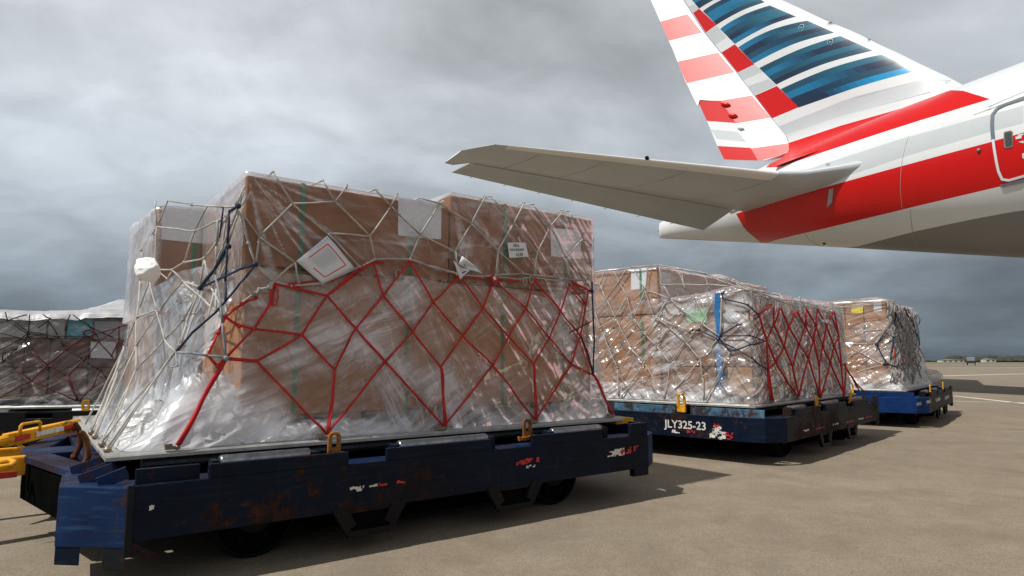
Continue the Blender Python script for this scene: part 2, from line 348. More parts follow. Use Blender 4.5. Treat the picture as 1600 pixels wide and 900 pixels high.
# ================================================================== GROUND
def ground():
    m, nt, b, N, L = nmat('concrete'); v = coord(N, L)
    big = noise(N, L, v, .35, 6, .6, .3); med = noise(N, L, v, 2.5, 7, .65, .3); fine = noise(N, L, v, 90, 5, .75); sp = noise(N, L, v, 420, 2, .6)
    c = ramp(N, L, med, [(.28, (.212, .170, .115)), (.5, (.275, .226, .158)), (.75, (.33, .277, .203))])
    c = mixc(N, L, ramp(N, L, big, [(.35, g3(.0)), (.7, g3(.45))]), c, (.19, .165, .130))
    c = mixc(N, L, ramp(N, L, fine, [(.38, g3(.75)), (.56, g3(0))]), c, (.115, .092, .066))
    c = mixc(N, L, ramp(N, L, sp, [(.60, g3(0)), (.72, g3(.5))]), c, (.36, .32, .26))
    c = mixc(N, L, ramp(N, L, noise(N, L, v, 24, 5, .65), [(.34, g3(.30)), (.52, g3(0)), (.72, g3(0))]), c, (.12, .095, .068))
    c = mixc(N, L, ramp(N, L, noise(N, L, v, 9, 6, .7), [(.54, g3(0)), (.74, g3(.35))]), c, (.34, .285, .205))
    c = mixc(N, L, ramp(N, L, noise(N, L, v, 1.3, 6, .62, .8), [(.46, g3(0)), (.66, g3(.42))]), c, (.145, .115, .085))
    vl = coord(N, L, (.22, 1.6, 1), rot=(0, 0, D2R(-12)))      # long faint tyre and drain stains
    c = mixc(N, L, ramp(N, L, noise(N, L, vl, .8, 5, .6), [(.55, g3(0)), (.75, g3(.38))]), c, (.125, .105, .085))
    st = noise(N, L, v, .9, 3, .5, 1.); c = mixc(N, L, ramp(N, L, st, [(.70, g3(0)), (.76, g3(.30))]), c, (.10, .085, .075))
    rs = noise(N, L, v, 3.1, 3, .5, .4); c = mixc(N, L, ramp(N, L, rs, [(.73, g3(0)), (.8, g3(.35))]), c, (.30, .19, .10))
    # faint slab joints
    br = N('ShaderNodeTexBrick'); br.offset = 0; br.inputs['Scale'].default_value = 1; br.inputs['Brick Width'].default_value = 7.6; br.inputs['Row Height'].default_value = 7.6
    br.inputs['Mortar Size'].default_value = .012; br.inputs['Mortar Smooth'].default_value = .3
    br.inputs['Color1'].default_value = (0,0,0,1); br.inputs['Color2'].default_value = (0,0,0,1); br.inputs['Mortar'].default_value = (1,1,1,1)
    vb = N('ShaderNodeMapping'); tcb = N('ShaderNodeTexCoord'); L(tcb.outputs['Object'], vb.inputs[0]); vb.inputs['Rotation'].default_value = (0, 0, D2R(3)); vb.inputs['Location'].default_value = (1.2, 3.55, 0)
    L(vb.outputs[0], br.inputs[0]); c = mixc(N, L, math_(N, L, 'MULTIPLY', br.outputs[0], .0), c, (.035, .03, .027))
    L(c, b.inputs['Base Color']); b.inputs['Roughness'].default_value = .88; b.inputs['Specular IOR Level'].default_value = .3
    bump(N, L, mixc(N, L, .35, fine, sp), b, .55, .004)
    mb = MB(); r = 5000
    mb.add([(-r,-60,0),(r,-60,0),(r,r,0),(-r,r,0)], [(0,1,2,3)]).build('ground', m, kind='structure')
    line = plain('line_paint', (.62, .60, .55), .7, vary=.2, scale=3)
    mb = MB()
    def strip(p, q, w, z=.004):
        a = atz(*p, 0)[:2]; c_ = atz(*q, 0)[:2]; d = (c_-a)/np.linalg.norm(c_-a); n = np.array([-d[1], d[0]])*w/2; a = a-d*0; c_ = c_+d*2
        mb.add([(*(a-n), z), (*(c_-n), z), (*(c_+n), z), (*(a+n), z)], [(0,1,2,3)])
    strip((1488, 618.5), (1640, 635), .15); strip((1470, 587.5), (1660, 582.6), .5); strip((1475, 627), (1560, 628.5), .10)
    strip((1480, 574.5), (1700, 574.5), .9)
    mb.build('apron_markings', line, kind='structure')
    g = plain('dry_grass', (.15, .115, .06), .9, vary=.35, scale=.02)
    tr = plain('taxiway_tar', (.05, .047, .045), .9, vary=.2, scale=.02)
    MB().add([(-900,330,.008),(1500,330,.008),(1500,4800,.008),(-900,4800,.008)], [(0,1,2,3)]).build('grass_field', g, kind='structure')
    MB().add([(60,128,.004),(1400,128,.004),(1400,140,.004),(60,140,.004)], [(0,1,2,3)]).add([(170,232,.004),(1400,232,.004),(1400,262,.004),(120,262,.004)], [(0,1,2,3)]).build('taxiway', tr, kind='structure')
ground()

# ---- far background
def background():
    leaf = plain('far_foliage', (.030, .040, .028), .9, vary=.35, scale=.05)
    mb = MB()
    rng = np.random.default_rng(3)
    def clump(x, y, w, h):
        n = 11; pr = [(x-w/2+w*i/(n-1), y) for i in range(n)]
        for i in range(n):
            c = (x-w/2+w*i/(n-1)+rng.normal()*2, y+rng.normal()*8, 0); r = h*(.55+.45*rng.random())*(1 if 0 < i < n-1 else .6)
            mb.ball((c[0], c[1], r*.35), 1, 4, (r*1.5, r*1.5, r*(.75+.3*rng.random())))
    for x in np.arange(300, 2600, 22): clump(x, 1150+rng.normal()*30, 34, 4.5 if x < 1400 else 3.5)
    for x in np.arange(735, 900, 13): clump(x, 1080, 22, 9.5)
    for x in np.arange(905, 960, 12): clump(x, 1080, 18, 8.5)
    for x in np.arange(-1500, 300, 30): clump(x, 1150+rng.normal()*30, 40, 5)
    tag(mb.build('distant_trees', leaf), 'dark low line of trees on the horizon behind the apron', 'trees', kind='stuff')
    fr = Frame((0, 0), 90)
    wall = plain('far_wall', (.45, .45, .43), .8, vary=.1, scale=.1); glass = plain('far_window', (.03, .035, .04), .3); roof = plain('far_roof', (.25, .25, .26), .7)
    def hangar(x, y, w, d, h, lab, k=0):
        f = Frame((x, y), 90); e = empty('building', f); tag(e, lab, 'building', 'low airport buildings on the horizon')
        MB().box((0, 0, 0), (w, d, h)).build('wall', wall, e)
        MB().prism([(-.6, h), (w/2, h+1.2), (w+.6, h)], lambda p, t: (p[0], t, p[1]), -.5, d+.5).build('roof', roof, e)
        n = max(2, int(w/7))
        for i in range(n): MB().box((w*(i+.3)/n, -.15, h*.25), (w*(i+.7)/n, -.01, h*.72)).build('window', glass, e)
    hangar(668, 1000, 34, 12, 3.4, 'long pale low building at the left end of the horizon strip')
    hangar(905, 1040, 14, 12, 10, 'small pale tower-like block at the right end of the tall trees')
    hangar(930, 1020, 22, 12, 5, 'low pale shed just right of the tower-like block on the horizon')
    hangar(724, 985, 16, 10, 4.2, 'short pale shed in front of the tall dark trees on the horizon')
    # dark tug far out on the apron
    f = Frame((124, 174), 36); e = empty('airport_tug', f); tag(e, 'dark low airport vehicle parked far out on the apron', 'vehicle')
    bod = plain('tug_paint', (.015, .018, .022), .5)
    MB().prism([(0,.5),(0,1.15),(2.4,1.3),(2.6,1.2),(5.2,1.15),(5.4,.9),(5.4,.5)], lambda p, t: (p[0]-2.5, t, p[1]), -1., 1.).build('body', bod, e, bevel=.05)
    MB().prism([(-2.3,1.1),(-2.1,2.1),(-.4,2.15),(.1,1.15)], lambda p, t: (p[0], t, p[1]), -.9, .9).build('cab', plain('tug_cab', (.14,.16,.18), .3), e, bevel=.05)
    for x in (-1.5, 1.9):
        for s in (-.95, .75):
            MB().tube([(x, s, .45), (x, s+.22, .45)], .45, 16).build('wheel', M['rubber'], e, smooth=False)
background()

# ================================================================== AIRCRAFT
def inpoly(p, poly):
    x, y = p; c = False; n = len(poly); j = n-1
    for i in range(n):
        xi, yi = poly[i]; xj, yj = poly[j]
        if (yi > y) != (yj > y) and x < (xj-xi)*(y-yi)/(yj-yi)+xi: c = not c
        j = i
    return c
def cdt(outline, polys, grid):
    """triangulate outline with the polygons' edges as constraints; returns points, triangles, colour key per triangle"""
    pts = []; edges = []
    def addring(P, closed=True):
        k = len(pts); pts.extend([Vector(p) for p in P]); n = len(P)
        edges.extend([(k+i, k+(i+1) % n) for i in range(n)])
    addring(outline)
    for P, key in polys: addring(P)
    pts.extend([Vector(g) for g in grid])
    r = delaunay_2d_cdt(pts, edges, [], 0, 1e-5)
    V, F = r[0], r[2]; out = []; keys = []
    for f in F:
        c = ((V[f[0]][0]+V[f[1]][0]+V[f[2]][0])/3, (V[f[0]][1]+V[f[1]][1]+V[f[2]][1])/3)
        if not inpoly(c, outline): continue
        key = 0
        for P, k in polys:
            if inpoly(c, P): key = k
        out.append(tuple(f)); keys.append(key)
    return V, out, keys
AF = Frame((13.734, 15.705), -27.5)          # x = aft along the fuselage, y = starboard (towards the camera), z up
def gloss_paint(name, col, rough=.18, vary=.03, spec=.28, rg=None):
    m, nt, b, N, L = nmat(name); v = coord(N, L); n = noise(N, L, v, .8, 5, .6); vs = coord(N, L, (.5, .5, 5)); n2 = noise(N, L, vs, 1.5, 4)
    c = ramp(N, L, n, [(.3, tuple(q*(1-vary) for q in col)), (.7, tuple(min(1, q*(1+vary)) for q in col))])
    L(mixc(N, L, ramp(N, L, n2, [(.5, g3(0)), (.8, g3(.07))]), c, tuple(q*.75 for q in col)), b.inputs['Base Color'])
    b.inputs['Roughness'].default_value = rg or rough+.2; b.inputs['Coat Weight'].default_value = .25; b.inputs['Specular IOR Level'].default_value = spec; b.inputs['Coat Roughness'].default_value = rough
    bump(N, L, noise(N, L, v, .7, 2), b, .12, .05)
    return m
AM = [gloss_paint('aircraft_white', (.64, .66, .665)), gloss_paint('aircraft_red', (.54, .003, .003)), gloss_paint('aircraft_pale_grey', (.47, .505, .52)),
      gloss_paint('aircraft_belly_grey', (.21, .205, .20), .3), gloss_paint('livery_dark_teal', (.010, .060, .105)), gloss_paint('livery_blue', (.007, .14, .28)),
      gloss_paint('livery_navy', (.007, .022, .055)), gloss_paint('livery_teal', (.014, .11, .175)), gloss_paint('livery_cyan', (.004, .24, .48)),
      gloss_paint('aircraft_light_grey', (.55, .57, .575)), gloss_paint('aircraft_dark_red', (.50, .010, .010))]
RM = [gloss_paint(n_+'_rudder', c_, .34, spec=.55, rg=.4) for n_, c_ in (('white', (.72, .73, .73)), ('red', (.60, .004, .003)), ('pale_grey', (.47, .51, .53)))]
_mx = {}; LC = {4: (.010, .060, .105), 5: (.007, .14, .28), 6: (.007, .022, .055), 7: (.014, .11, .175), 8: (.004, .24, .48)}
WH, RD, GR, BG, dD, dB, dN, dT, dC, LG, DR = range(11)
am = {}
def section(s):
    S_ = [-46, -45, -42.5, -38, -33, -10, -5, 0, 4, 8, 11, 13.5, 14.6, 15.0]
    zt = [5.1, 6.3, 7.6, 8.5, 8.62, 8.62, 8.62, 8.58, 8.5, 8.28, 7.92, 7.52, 7.34, 7.25]
    zb = [5.0, 3.9, 3.0, 2.55, 2.45, 2.45, 2.72, 3.42, 4.28, 5.12, 5.75, 6.28, 6.50, 6.56]
    w  = [.05, 1.2, 2.2, 2.95, 3.1, 3.1, 3.02, 2.68, 2.12, 1.50, .98, .50, .26, .10]
    return np.interp(s, S_, zt), np.interp(s, S_, zb), np.interp(s, S_, w)
def sm_section(s):
    k = np.array([section(s+d) for d in np.linspace(-1.2, 1.2, 7)]) if -30 < s < 13.6 else np.array([section(s)]); return k.mean(0)
def fus(s, th, off=0.):
    zt, zb, w = sm_section(s); h = (zt-zb)/2; return (s, (w+off)*math.cos(th), (zt+zb)/2+(h+off)*math.sin(th))
def fus_hit(x, y):
    r = ray(x, y); o = AF.loc(C0); d = np.array([r@AF.u, r@AF.v, r[2]])
    best = None; prev = None
    for t in np.arange(5, 45, .02):
        p = o+d*t
        if not -44 < p[0] < 15.05: continue
        zt, zb, w = sm_section(p[0]); h = (zt-zb)/2
        q = math.hypot(p[1]/w, (p[2]-(zt+zb)/2)/h)
        if best is None or q < best[0]: best = (q, p, w, h, (zt+zb)/2)
        if q < 1: break
    q, p, w, h, c = best
    return p[0], math.atan2((p[2]-c)/h, p[1]/w)
def FH(*P, n=1, close=False):
    P = list(P); Q = []
    for a, b in zip(P[:-1], P[1:]): Q += [(a[0]+(b[0]-a[0])*i/n, a[1]+(b[1]-a[1])*i/n) for i in range(n)]
    return [fus_hit(*p) for p in Q+[P[-1]]]
def set_normals(o, ns):
    o.data.normals_split_custom_set_from_vertices([Vector(n).normalized() for n in ns])
def aircraft():
    A = empty('aircraft', AF, (0, 0, 0)); tag(A, 'white jet airliner tail with red white and blue striped fin above the cargo', 'aeroplane')
    H = math.pi/2
    # ---- fuselage
    top_red = FH((1196, 262), (1219, 261), (1300, 233), (1413, 196), (1547, 155), (1505, 142), n=5)
    polys = []
    pale1 = FH((1230, 276), (1300, 252), (1400, 219.5), (1548, 179), (1600, 165), n=3); pale1b = FH((1600, 193), (1549, 206), (1420, 243), (1340, 270), (1300, 283), n=3)
    polys.append((pale1+pale1b, GR))
    red_t = FH((1150, 334), (1240, 306), (1324, 283), (1420, 256.5), (1548, 222), (1600, 207), n=4); red_b = FH((1600, 280.5), (1564, 291), (1420, 325), (1300, 354), (1190, 380), (1168, 362), n=5)
    # extend the band forward beyond the frame along its own slope
    fwd = [(-44., .45), (-44., -.35)]
    polys.append((red_t+[(-9., .62), (-30., .62), (-30., .2), (-9., .05)]+red_b, RD))
    bel_t = FH((1316, 391), (1432, 361), (1520, 342), (1600, 328), n=5)
    polys.append(([(bel_t[0][0], -H+.02), (bel_t[0][0]-.02, bel_t[0][1])]+bel_t[1:]+[(-12., -.55), (-44., -.5), (-44., -H+.02)], BG))
    i0 = top_red
    polys.append(([(i0[0][0]+.1, H-.01)]+i0+[(2.7, H-.01)], RD))
    grid = [(s, t) for s in list(np.arange(-45.5, -8, 1.0))+list(np.arange(-8, 15, .22)) for t in np.linspace(-H+.04, H-.04, 40)]
    out = [(15., -H), (-46., -H), (-46., H), (15., H)]
    V, F, K = cdt(out, polys, grid)
    mb = MB()
    k0 = len(V); vs = [fus(v[0], v[1]) for v in V]; mir = [(p[0], -p[1], p[2]) for p in vs]
    for f, k in zip(F, K): mb.mi = k; mb.f.append(f[::-1]); mb.m.append(k)
    for f, k in zip(F, K): mb.f.append(tuple(i+k0 for i in f)); mb.m.append(k)
    mb.v = vs+mir
    fo = mb.build('fuselage', AM, A, smooth=True)
    bm = bmesh.new(); bm.from_mesh(fo.data); bmesh.ops.remove_doubles(bm, verts=bm.verts, dist=1e-4)
    bmesh.ops.recalc_face_normals(bm, faces=bm.faces); bm.to_mesh(fo.data); bm.free()
    def fnorm(p):
        zt, zb, w = sm_section(p.x); h = (zt-zb)/2; a = sm_section(p.x-.3); b_ = sm_section(p.x+.3); c = p.y/w
        sn = (p.z-(zt+zb)/2)/h; dw = (b_[2]-a[2])/.6; dh = ((b_[0]-b_[1])-(a[0]-a[1]))/1.2; dc = ((b_[0]+b_[1])-(a[0]+a[1]))/1.2
        n = Vector((0, c/w, sn/h)); n.x = -(c*c*dw/w+sn*(dc+sn*dh)/h); return n
    set_normals(fo, [fnorm(v.co) for v in fo.data.vertices])
    # flat exhaust face of the tail cone
    zt, zb, w = section(15.); MB().tube([fus(15., 0)[:1]+(0, (zt+zb)/2), (15.04, 0, (zt+zb)/2)], .06, 10).build('exhaust_outlet', M['metal'], A)
    # panel seams
    seam = plain('panel_seam', (.33, .33, .33), .5)
    for q, wd in ((FH((1420, 213), (1411, 330)), .012), (FH((1423, 326), (1441, 395)), .016), (FH((1258, 366), (1288, 388)), .014)):
        mb = MB(); n = 24; pts = [fus(q[0][0]+(q[1][0]-q[0][0])*i/n, q[0][1]+(q[1][1]-q[0][1])*i/n, .001) for i in range(n+1)]
        mb.tube(pts, wd*.5, 5).build('panel_seam', seam, A)
    for q in (((1522, 180), (1600, 151)), ((1545, 167), (1600, 144))):
        h = FH(*q); mb = MB(); mb.tube([fus(h[0][0]+(h[1][0]-h[0][0])*i/14, h[0][1]+(h[1][1]-h[0][1])*i/14, .001) for i in range(15)], .007, 5).build('panel_seam', seam, A)
    # grey stab-trim plates, drain and sensor
    gp = plain('plate_grey', (.30, .30, .30), .4)
    def patch(name, px, mat, th=.012, off=.004):
        P = FH(*px); mb = MB(); n = len(P); a = [fus(s, t, off+th) for s, t in P]; b_ = [fus(s, t, 0) for s, t in P]
        mb.add(a+b_, [tuple(range(n))]+[(i, (i+1) % n, n+(i+1) % n, n+i) for i in range(n)]); return mb.build(name, mat, A)
    patch('trim_plate', [(1291, 257), (1296, 255), (1301, 266), (1295, 267)], gp, .03)
    patch('trim_plate', [(1297, 296), (1303, 294), (1301, 316), (1295, 323), (1293, 322)], gp, .03)
    h = FH((1530, 235))[0]; c = fus(*h, .01); MB().ball(c, .05, 6).build('sensor', M['metal'], A, smooth=True)
    h = FH((1288, 380))[0]; c = fus(*h, .0); MB().ball(c, .05, 6).build('drain_mast', M['rubber'], A, smooth=True)
    # door outline as bands lying on the skin
    def band(px, w, mat, name, par, off=.012, cl=False):
        P = FH(*px); pts = []
        for (a, b_) in zip(P[:-1], P[1:]):
            for i in range(6): pts.append(fus(a[0]+(b_[0]-a[0])*i/6, a[1]+(b_[1]-a[1])*i/6, off))
        pts.append(fus(*P[-1], off)); mb = MB()
        for i in range(len(pts)): pts[i] = Vector(pts[i])
        L_ = []; R_ = []
        for i, p in enumerate(pts):
            d = (pts[min(i+1, len(pts)-1)]-pts[max(i-1, 0)]).normalized(); nrm = Vector((0, p.y, p.z-6)).normalized(); t = d.cross(nrm).normalized()
            L_.append(p-t*w/2); R_.append(p+t*w/2)
        n = len(pts); mb.add(L_+R_, [(i, i+1, n+i+1, n+i) for i in range(n-1)]); o = mb.build(name, mat, par)
        sd = o.modifiers.new('solid', 'SOLIDIFY'); sd.thickness = .01; return o
    dg = plain('door_frame_grey', (.12, .15, .18), .4); wh = AM[0]
    door = patch('door', [(1560, 180), (1575, 167), (1600, 158), (1640, 146), (1640, 262), (1600, 273), (1575, 279), (1565, 270), (1558, 235)], AM[0], .001, .001)
    bpy.data.objects.remove(door)
    mb = MB(); dp = FH((1556, 218), (1556, 190), (1560, 178), (1570, 169), (1600, 157.5), (1650, 142)); 
    door = band([(1552.5, 218), (1551, 195), (1552, 180), (1559, 170), (1572, 164), (1600, 155), (1650, 139)], .075, dg, 'door', A)
    band([(1552.5, 218), (1556, 240), (1561, 268), (1567, 280), (1577, 281.5), (1600, 275), (1650, 262)], .055, wh, 'door_frame', door)
    band([(1564, 290.5), (1600, 282), (1650, 270)], .07, dg, 'door_sill', door)
    wn = FH((1570, 207), (1582, 204), (1583, 228), (1572, 231)); 
    def onskin(px, mat, name, par, o0=.006, o1=.016):
        P = FH(*px); n = len(P); mb = MB(); mb.add([fus(s, t, o1) for s, t in P]+[fus(s, t, o0) for s, t in P], [tuple(range(n))]+[(i, (i+1) % n, n+(i+1) % n, n+i) for i in range(n)]); return mb.build(name, mat, par)
    onskin([(1569, 208), (1571, 206), (1580, 204), (1582.5, 206), (1583.5, 228), (1582, 230), (1573, 232), (1570, 230)], M['metal'], 'window_frame', door, .004, .012)
    onskin([(1571, 209), (1573, 207.5), (1579.5, 206), (1581, 208), (1581.8, 226), (1580.5, 228), (1574, 229.5), (1572, 228)], plain('door_glass', (.05, .06, .065), .1), 'window_pane', door, .013, .017)
    for q in ([(1587, 214), (1597, 212), (1597, 216), (1588, 218)], [(1591, 211), (1600, 209), (1600, 211), (1592, 213)], [(1592, 222), (1600, 220), (1600, 224)], [(1598, 240), (1601, 239), (1601, 248), (1598, 247)]):
        onskin(q, wh, 'door_marking', door, .004, .01)
    # ---- fin
    def sy(px, off=.28): p = AF.V(px[0], px[1], off); return (p[0], p[2])
    ztop = 18.9
    le = [(12.62, ztop)]+[sy(q) for q in ((1220, 0), (1290, 31), (1350, 57), (1425, 95), (1470, 116), (1500, 131.5))]
    hg = [sy(q) for q in ((1240, 236), (1228, 213), (1204, 184), (1149, 112), (1099, 50), (1067, 0))]+[(13.85, ztop)]
    outline = le+[(1.2, 8.3), (1.2, 7.6), (7.3, 7.6)]+hg
    P = []
    def q2(l): return [sy(p) for p in l]
    for l in ([(1073, 22.6), (1089, 12.5), (1117, 38), (1097, 51)], [(1122, 82), (1146, 68.5), (1177, 100), (1148, 113)], [(1176, 149), (1213, 134), (1248, 167.5), (1204, 184.5)]): P.append((q2(l), RD))
    for l in ([(1080, 37), (1104, 26), (1117, 38), (1097, 51)], ): pass
    for l in ([(1068, 12), (1080, 5), (1089, 12.5), (1073, 22.6)], [(1097, 51), (1117, 39), (1133, 58), (1111, 71)], [(1148, 113), (1177, 100), (1190, 112), (1158, 125)], [(1166, 134), (1200, 123), (1212, 133), (1176, 148)]): P.append((q2(l), GR))
    P.append((q2([(1204, 186), (1215, 197), (1320, 158), (1440, 124), (1480, 122), (1470, 140), (1320, 181), (1223, 211)]), GR))
    P.append((q2([(1223, 211), (1320, 181), (1470, 140), (1445, 162), (1320, 198), (1235, 223.5)]), LG))
    P.append((q2([(1232, 224), (1320, 198), (1445, 162), (1505, 141), (1560, 165), (1400, 240), (1190, 290)]), RD))
    bands = [(((1060, -22), (1080, -30), (1120, -50)), ((1089, 12.5), (1112, 0), (1160, -22)), [dD, dN, dB, dN], [dN, dT, dB, dD]),
             (((1095, 16.5), (1122, 1), (1165, -16)), ((1117, 38), (1150, 20.5), (1192, 2.5)), [dD, dB, dB, dN], [dN, dB, dT, dD]),
             (((1122.5, 44.5), (1150.6, 28), (1200, 7.5)), ((1146, 68), (1197.5, 42), (1241, 25)), [dB, dD, dN, dB], [dD, dT, dT, dN]),
             (((1151.5, 73.4), (1197.5, 50), (1258, 31)), ((1176, 99), (1237, 71), (1301, 50)), [dB, dN, dD, dB], [dD, dT, dN, dD]),
             (((1184.7, 106), (1236.7, 83), (1310, 55)), ((1212, 132), (1274.5, 106), (1361, 78)), [dD, dB, dD, dN], [dT, dN, dT, dD]),
             (((1218.7, 139), (1293, 109.6), (1374.6, 83.7)), ((1248, 168), (1331, 141), (1430, 109)), [dD, dB, dN, dN], [dT, dN, dD, dC])]
    mids = [dT, dD, dT, dD]
    for bi, (tp, bt, Lc, Rc) in enumerate(bands):
        def cv(c, t):   # quadratic through three points
            a, b_, d = map(np.array, c); k = (b_-.25*a-.25*d)/.5; return tuple((1-t)**2*a+2*t*(1-t)*k+t*t*d)
        def pt(t, w): a = cv(tp, t); b_ = cv(bt, t); return (a[0]+(b_[0]-a[0])*w, a[1]+(b_[1]-a[1])*w)
        ws = [0, .24, .52, .76, 1]
        for k in range(4):
            s1 = .30+.06*((k*2+bi) % 3); s2 = .55+.07*((k+bi*2) % 3)
            s1 = .22+.05*((k*2+bi) % 3); s2 = .66+.05*((k+bi*2) % 3); sg_ = [(0, s1, Lc[k])]+[(s1+(s2-s1)*q/6, s1+(s2-s1)*(q+1)/6, ('mix', Lc[k], Rc[k], (q+1)/7)) for q in range(6)]+[(s2, 1, Rc[k])]
            for t0, t1, cc in sg_:
                if isinstance(cc, tuple):
                    if cc[1] == cc[2]: cc = cc[1]
                    else:
                        kk = (min(cc[1:3]), max(cc[1:3]), round(cc[3] if cc[1] < cc[2] else 1-cc[3], 3))
                        if kk not in _mx: a_, b2_ = LC[kk[0]], LC[kk[1]]; AM.append(gloss_paint('livery_blend', tuple(a_[i]*(1-kk[2])+b2_[i]*kk[2] for i in range(3)))); _mx[kk] = len(AM)-1
                        cc = _mx[kk]
                up = [pt(t0+(t1-t0)*i/4, ws[k]) for i in range(5)]; dn = [pt(t0+(t1-t0)*i/4, ws[k+1]) for i in range(5)][::-1]
                P.append((q2(up+dn), cc))
    def lez(z): return np.interp(z, [p[1] for p in le[::-1]], [p[0] for p in le[::-1]])
    hh = sorted(hg, key=lambda p: p[1])
    def hz(z): return np.interp(z, [p[1] for p in hh], [p[0] for p in hh])
    def fthick(s, z):
        T = np.interp(z, [8, 18.9], [.42, .17]); a, b_ = lez(z), hz(z); c = min(max((s-a)/max(b_-a, .01), 0), 1)
        f = math.sin(min(c/.4, 1)*math.pi/2)**.55*(1-.45*max(0, (c-.4)/.6))
        fl = .75*max(0, (9.25-z)/1.3)**2.2*min(1, max(0, (s-1.6)/2.5)) if z < 9.25 else 0
        return .02*0+T*f+fl
    grid = [(s, z) for s in np.arange(1.3, 14, .35) for z in np.arange(7.7, ztop, .35) if inpoly((s, z), outline)]
    grid += [(lez(z)+d, z) for z in np.arange(8.7, ztop, .3) for d in (.04, .12, .25)]
    V, F, K = cdt(outline, P, grid); mb = MB(); k0 = len(V)
    mb.v = [(v[0], fthick(v[0], v[1]), v[1]) for v in V]+[(v[0], -fthick(v[0], v[1]), v[1]) for v in V]
    for f, k in zip(F, K): mb.f.append(f); mb.m.append(k)
    for f, k in zip(F, K): mb.f.append(tuple(i+k0 for i in f[::-1])); mb.m.append(k)
    mb.add([(12.62, .05, ztop), (12.62, -.05, ztop), (13.85, -.12, ztop), (13.85, .12, ztop)], [(0,1,2,3)])
    fin = mb.build('vertical_fin', AM, A, smooth=True)
    bm = bmesh.new(); bm.from_mesh(fin.data); bmesh.ops.recalc_face_normals(bm, faces=bm.faces); bm.to_mesh(fin.data); bm.free()
    def finn(p):
        e = .06; gs = (fthick(p.x+e, p.z)-fthick(p.x-e, p.z))/(2*e); gz = (fthick(p.x, p.z+e)-fthick(p.x, p.z-e))/(2*e); g = 1 if p.y > 0 else -1
        return (-gs, g, -gz)
    set_normals(fin, [finn(v.co) for v in fin.data.vertices])
    for (x, y) in ((1252, 43), (1297, 66)):
        c = AF.V(x, y, fthick(*sy((x, y)))+.01); mb = MB()
        mb.tube([(c[0]+.11*math.cos(t), c[1], c[2]+.11*math.sin(t)) for t in np.linspace(0, 2*math.pi, 20)], .009, 4)
        mb.ball(c, .025, 4); mb.build('inspection_mark', AM[0], fin); mb = MB(); mb.box((c[0]-.12, c[1]-.004, c[2]-.34), (c[0]+.12, c[1]+.006, c[2]-.30)).build('stencil_line', AM[0], fin)
    # ---- rudder and tab: flat tapering panels swung about the hinge
    def panel(name, h0, h1, delta, outl, polys, t0, t1, parent, chord):
        h0 = np.array(h0); h1 = np.array(h1); e2 = (h1-h0)/np.linalg.norm(h1-h0)
        aft = np.array([1, 0, 0.]); aft -= e2*(aft@e2); aft /= np.linalg.norm(aft); sb = np.cross(e2, aft); sb *= np.sign(sb[1])
        e1 = aft*math.cos(delta)+sb*math.sin(delta); nn = np.cross(e1, e2); nn *= np.sign(nn[1])
        def q(px): p = AF.plane(px[0], px[1], h0, nn); d = p-h0; return (float(d@e1), float(d@e2))
        O_ = [q(p) for p in outl]; PP = [([q(p) for p in l], k) for l, k in polys]
        xs = [p[0] for p in O_]; ys = [p[1] for p in O_]
        g_ = [(x, y) for x in np.arange(min(xs), max(xs), .3) for y in np.arange(min(ys), max(ys), .3) if inpoly((x, y), O_)]
        V, F, K = cdt(O_, PP, g_); mb = MB(); k0 = len(V)
        th = lambda x: max(.008, t0+(t1-t0)*min(max(x/chord, 0), 1))
        mb.v = [tuple(h0+e1*v[0]+e2*v[1]) for v in V]+[tuple(h0+e1*v[0]+e2*v[1]-nn*2*th(v[0])) for v in V]
        for f, k in zip(F, K): mb.f.append(f); mb.m.append(k)
        for f, k in zip(F, K): mb.f.append(tuple(i+k0 for i in f[::-1])); mb.m.append(k)
        cnt = {}
        for f in F:
            for a, b_ in ((f[0], f[1]), (f[1], f[2]), (f[2], f[0])): cnt.setdefault(tuple(sorted((a, b_))), []).append((a, b_))
        for e, l in cnt.items():
            if len(l) == 1: a, b_ = l[0]; mb.f.append((a, b_, b_+k0, a+k0)); mb.m.append(DR if name == 'rudder' and False else 0)
        o = mb.build(name, RM if name == 'rudder' else AM, parent)
        bm = bmesh.new(); bm.from_mesh(o.data); bmesh.ops.recalc_face_normals(bm, faces=bm.faces); bm.to_mesh(o.data); bm.free(); return o, q, (h0, e1, e2, nn)
    H0 = AF.V(1228, 213, .26); H1 = AF.V(1067, 0, .13)
    tabh = [(1127, 158), (1136, 172), (1150, 193), (1162, 213), (1174, 233), (1184.5, 250.5)]
    rud, rq, rb = panel('rudder', H0, H1, D2R(24), [(1240, 231), (1232, 224), (1228, 213), (1204, 184), (1149, 112), (1099, 50), (1067, 0), (1056, -14), (1004, -30), (1017, 0), (1050, 75), (1071, 127), (1090, 166), (1093, 156)]+tabh+[(1195, 250), (1219, 243), (1239, 233)],
        [([(1020, 38), (1031, 34), (1074, 22), (1097, 51), (1044, 64)], RD), ([(1045, 72), (1096.7, 51.5), (1111, 70), (1052, 86)], GR),
         ([(1058, 96.6), (1122, 82), (1148, 113), (1073, 130)], RD), ([(1073, 130), (1148, 113), (1160, 126), (1078, 142)], GR),
         ([(1112, 157), (1127, 157), (1175, 149), (1204, 184), (1150, 193), (1136, 172)], RD), ([(1155, 202), (1215, 198), (1223, 211), (1166, 222)], GR),
         ([(1173, 232), (1233, 223.5), (1240, 231), (1219, 243), (1184, 252)], RD)], .10, .012, fin, 2.2)
    T0 = AF.plane(1184.5, 250.5, rb[0], rb[3]); T1 = AF.plane(1127, 158, rb[0], rb[3])
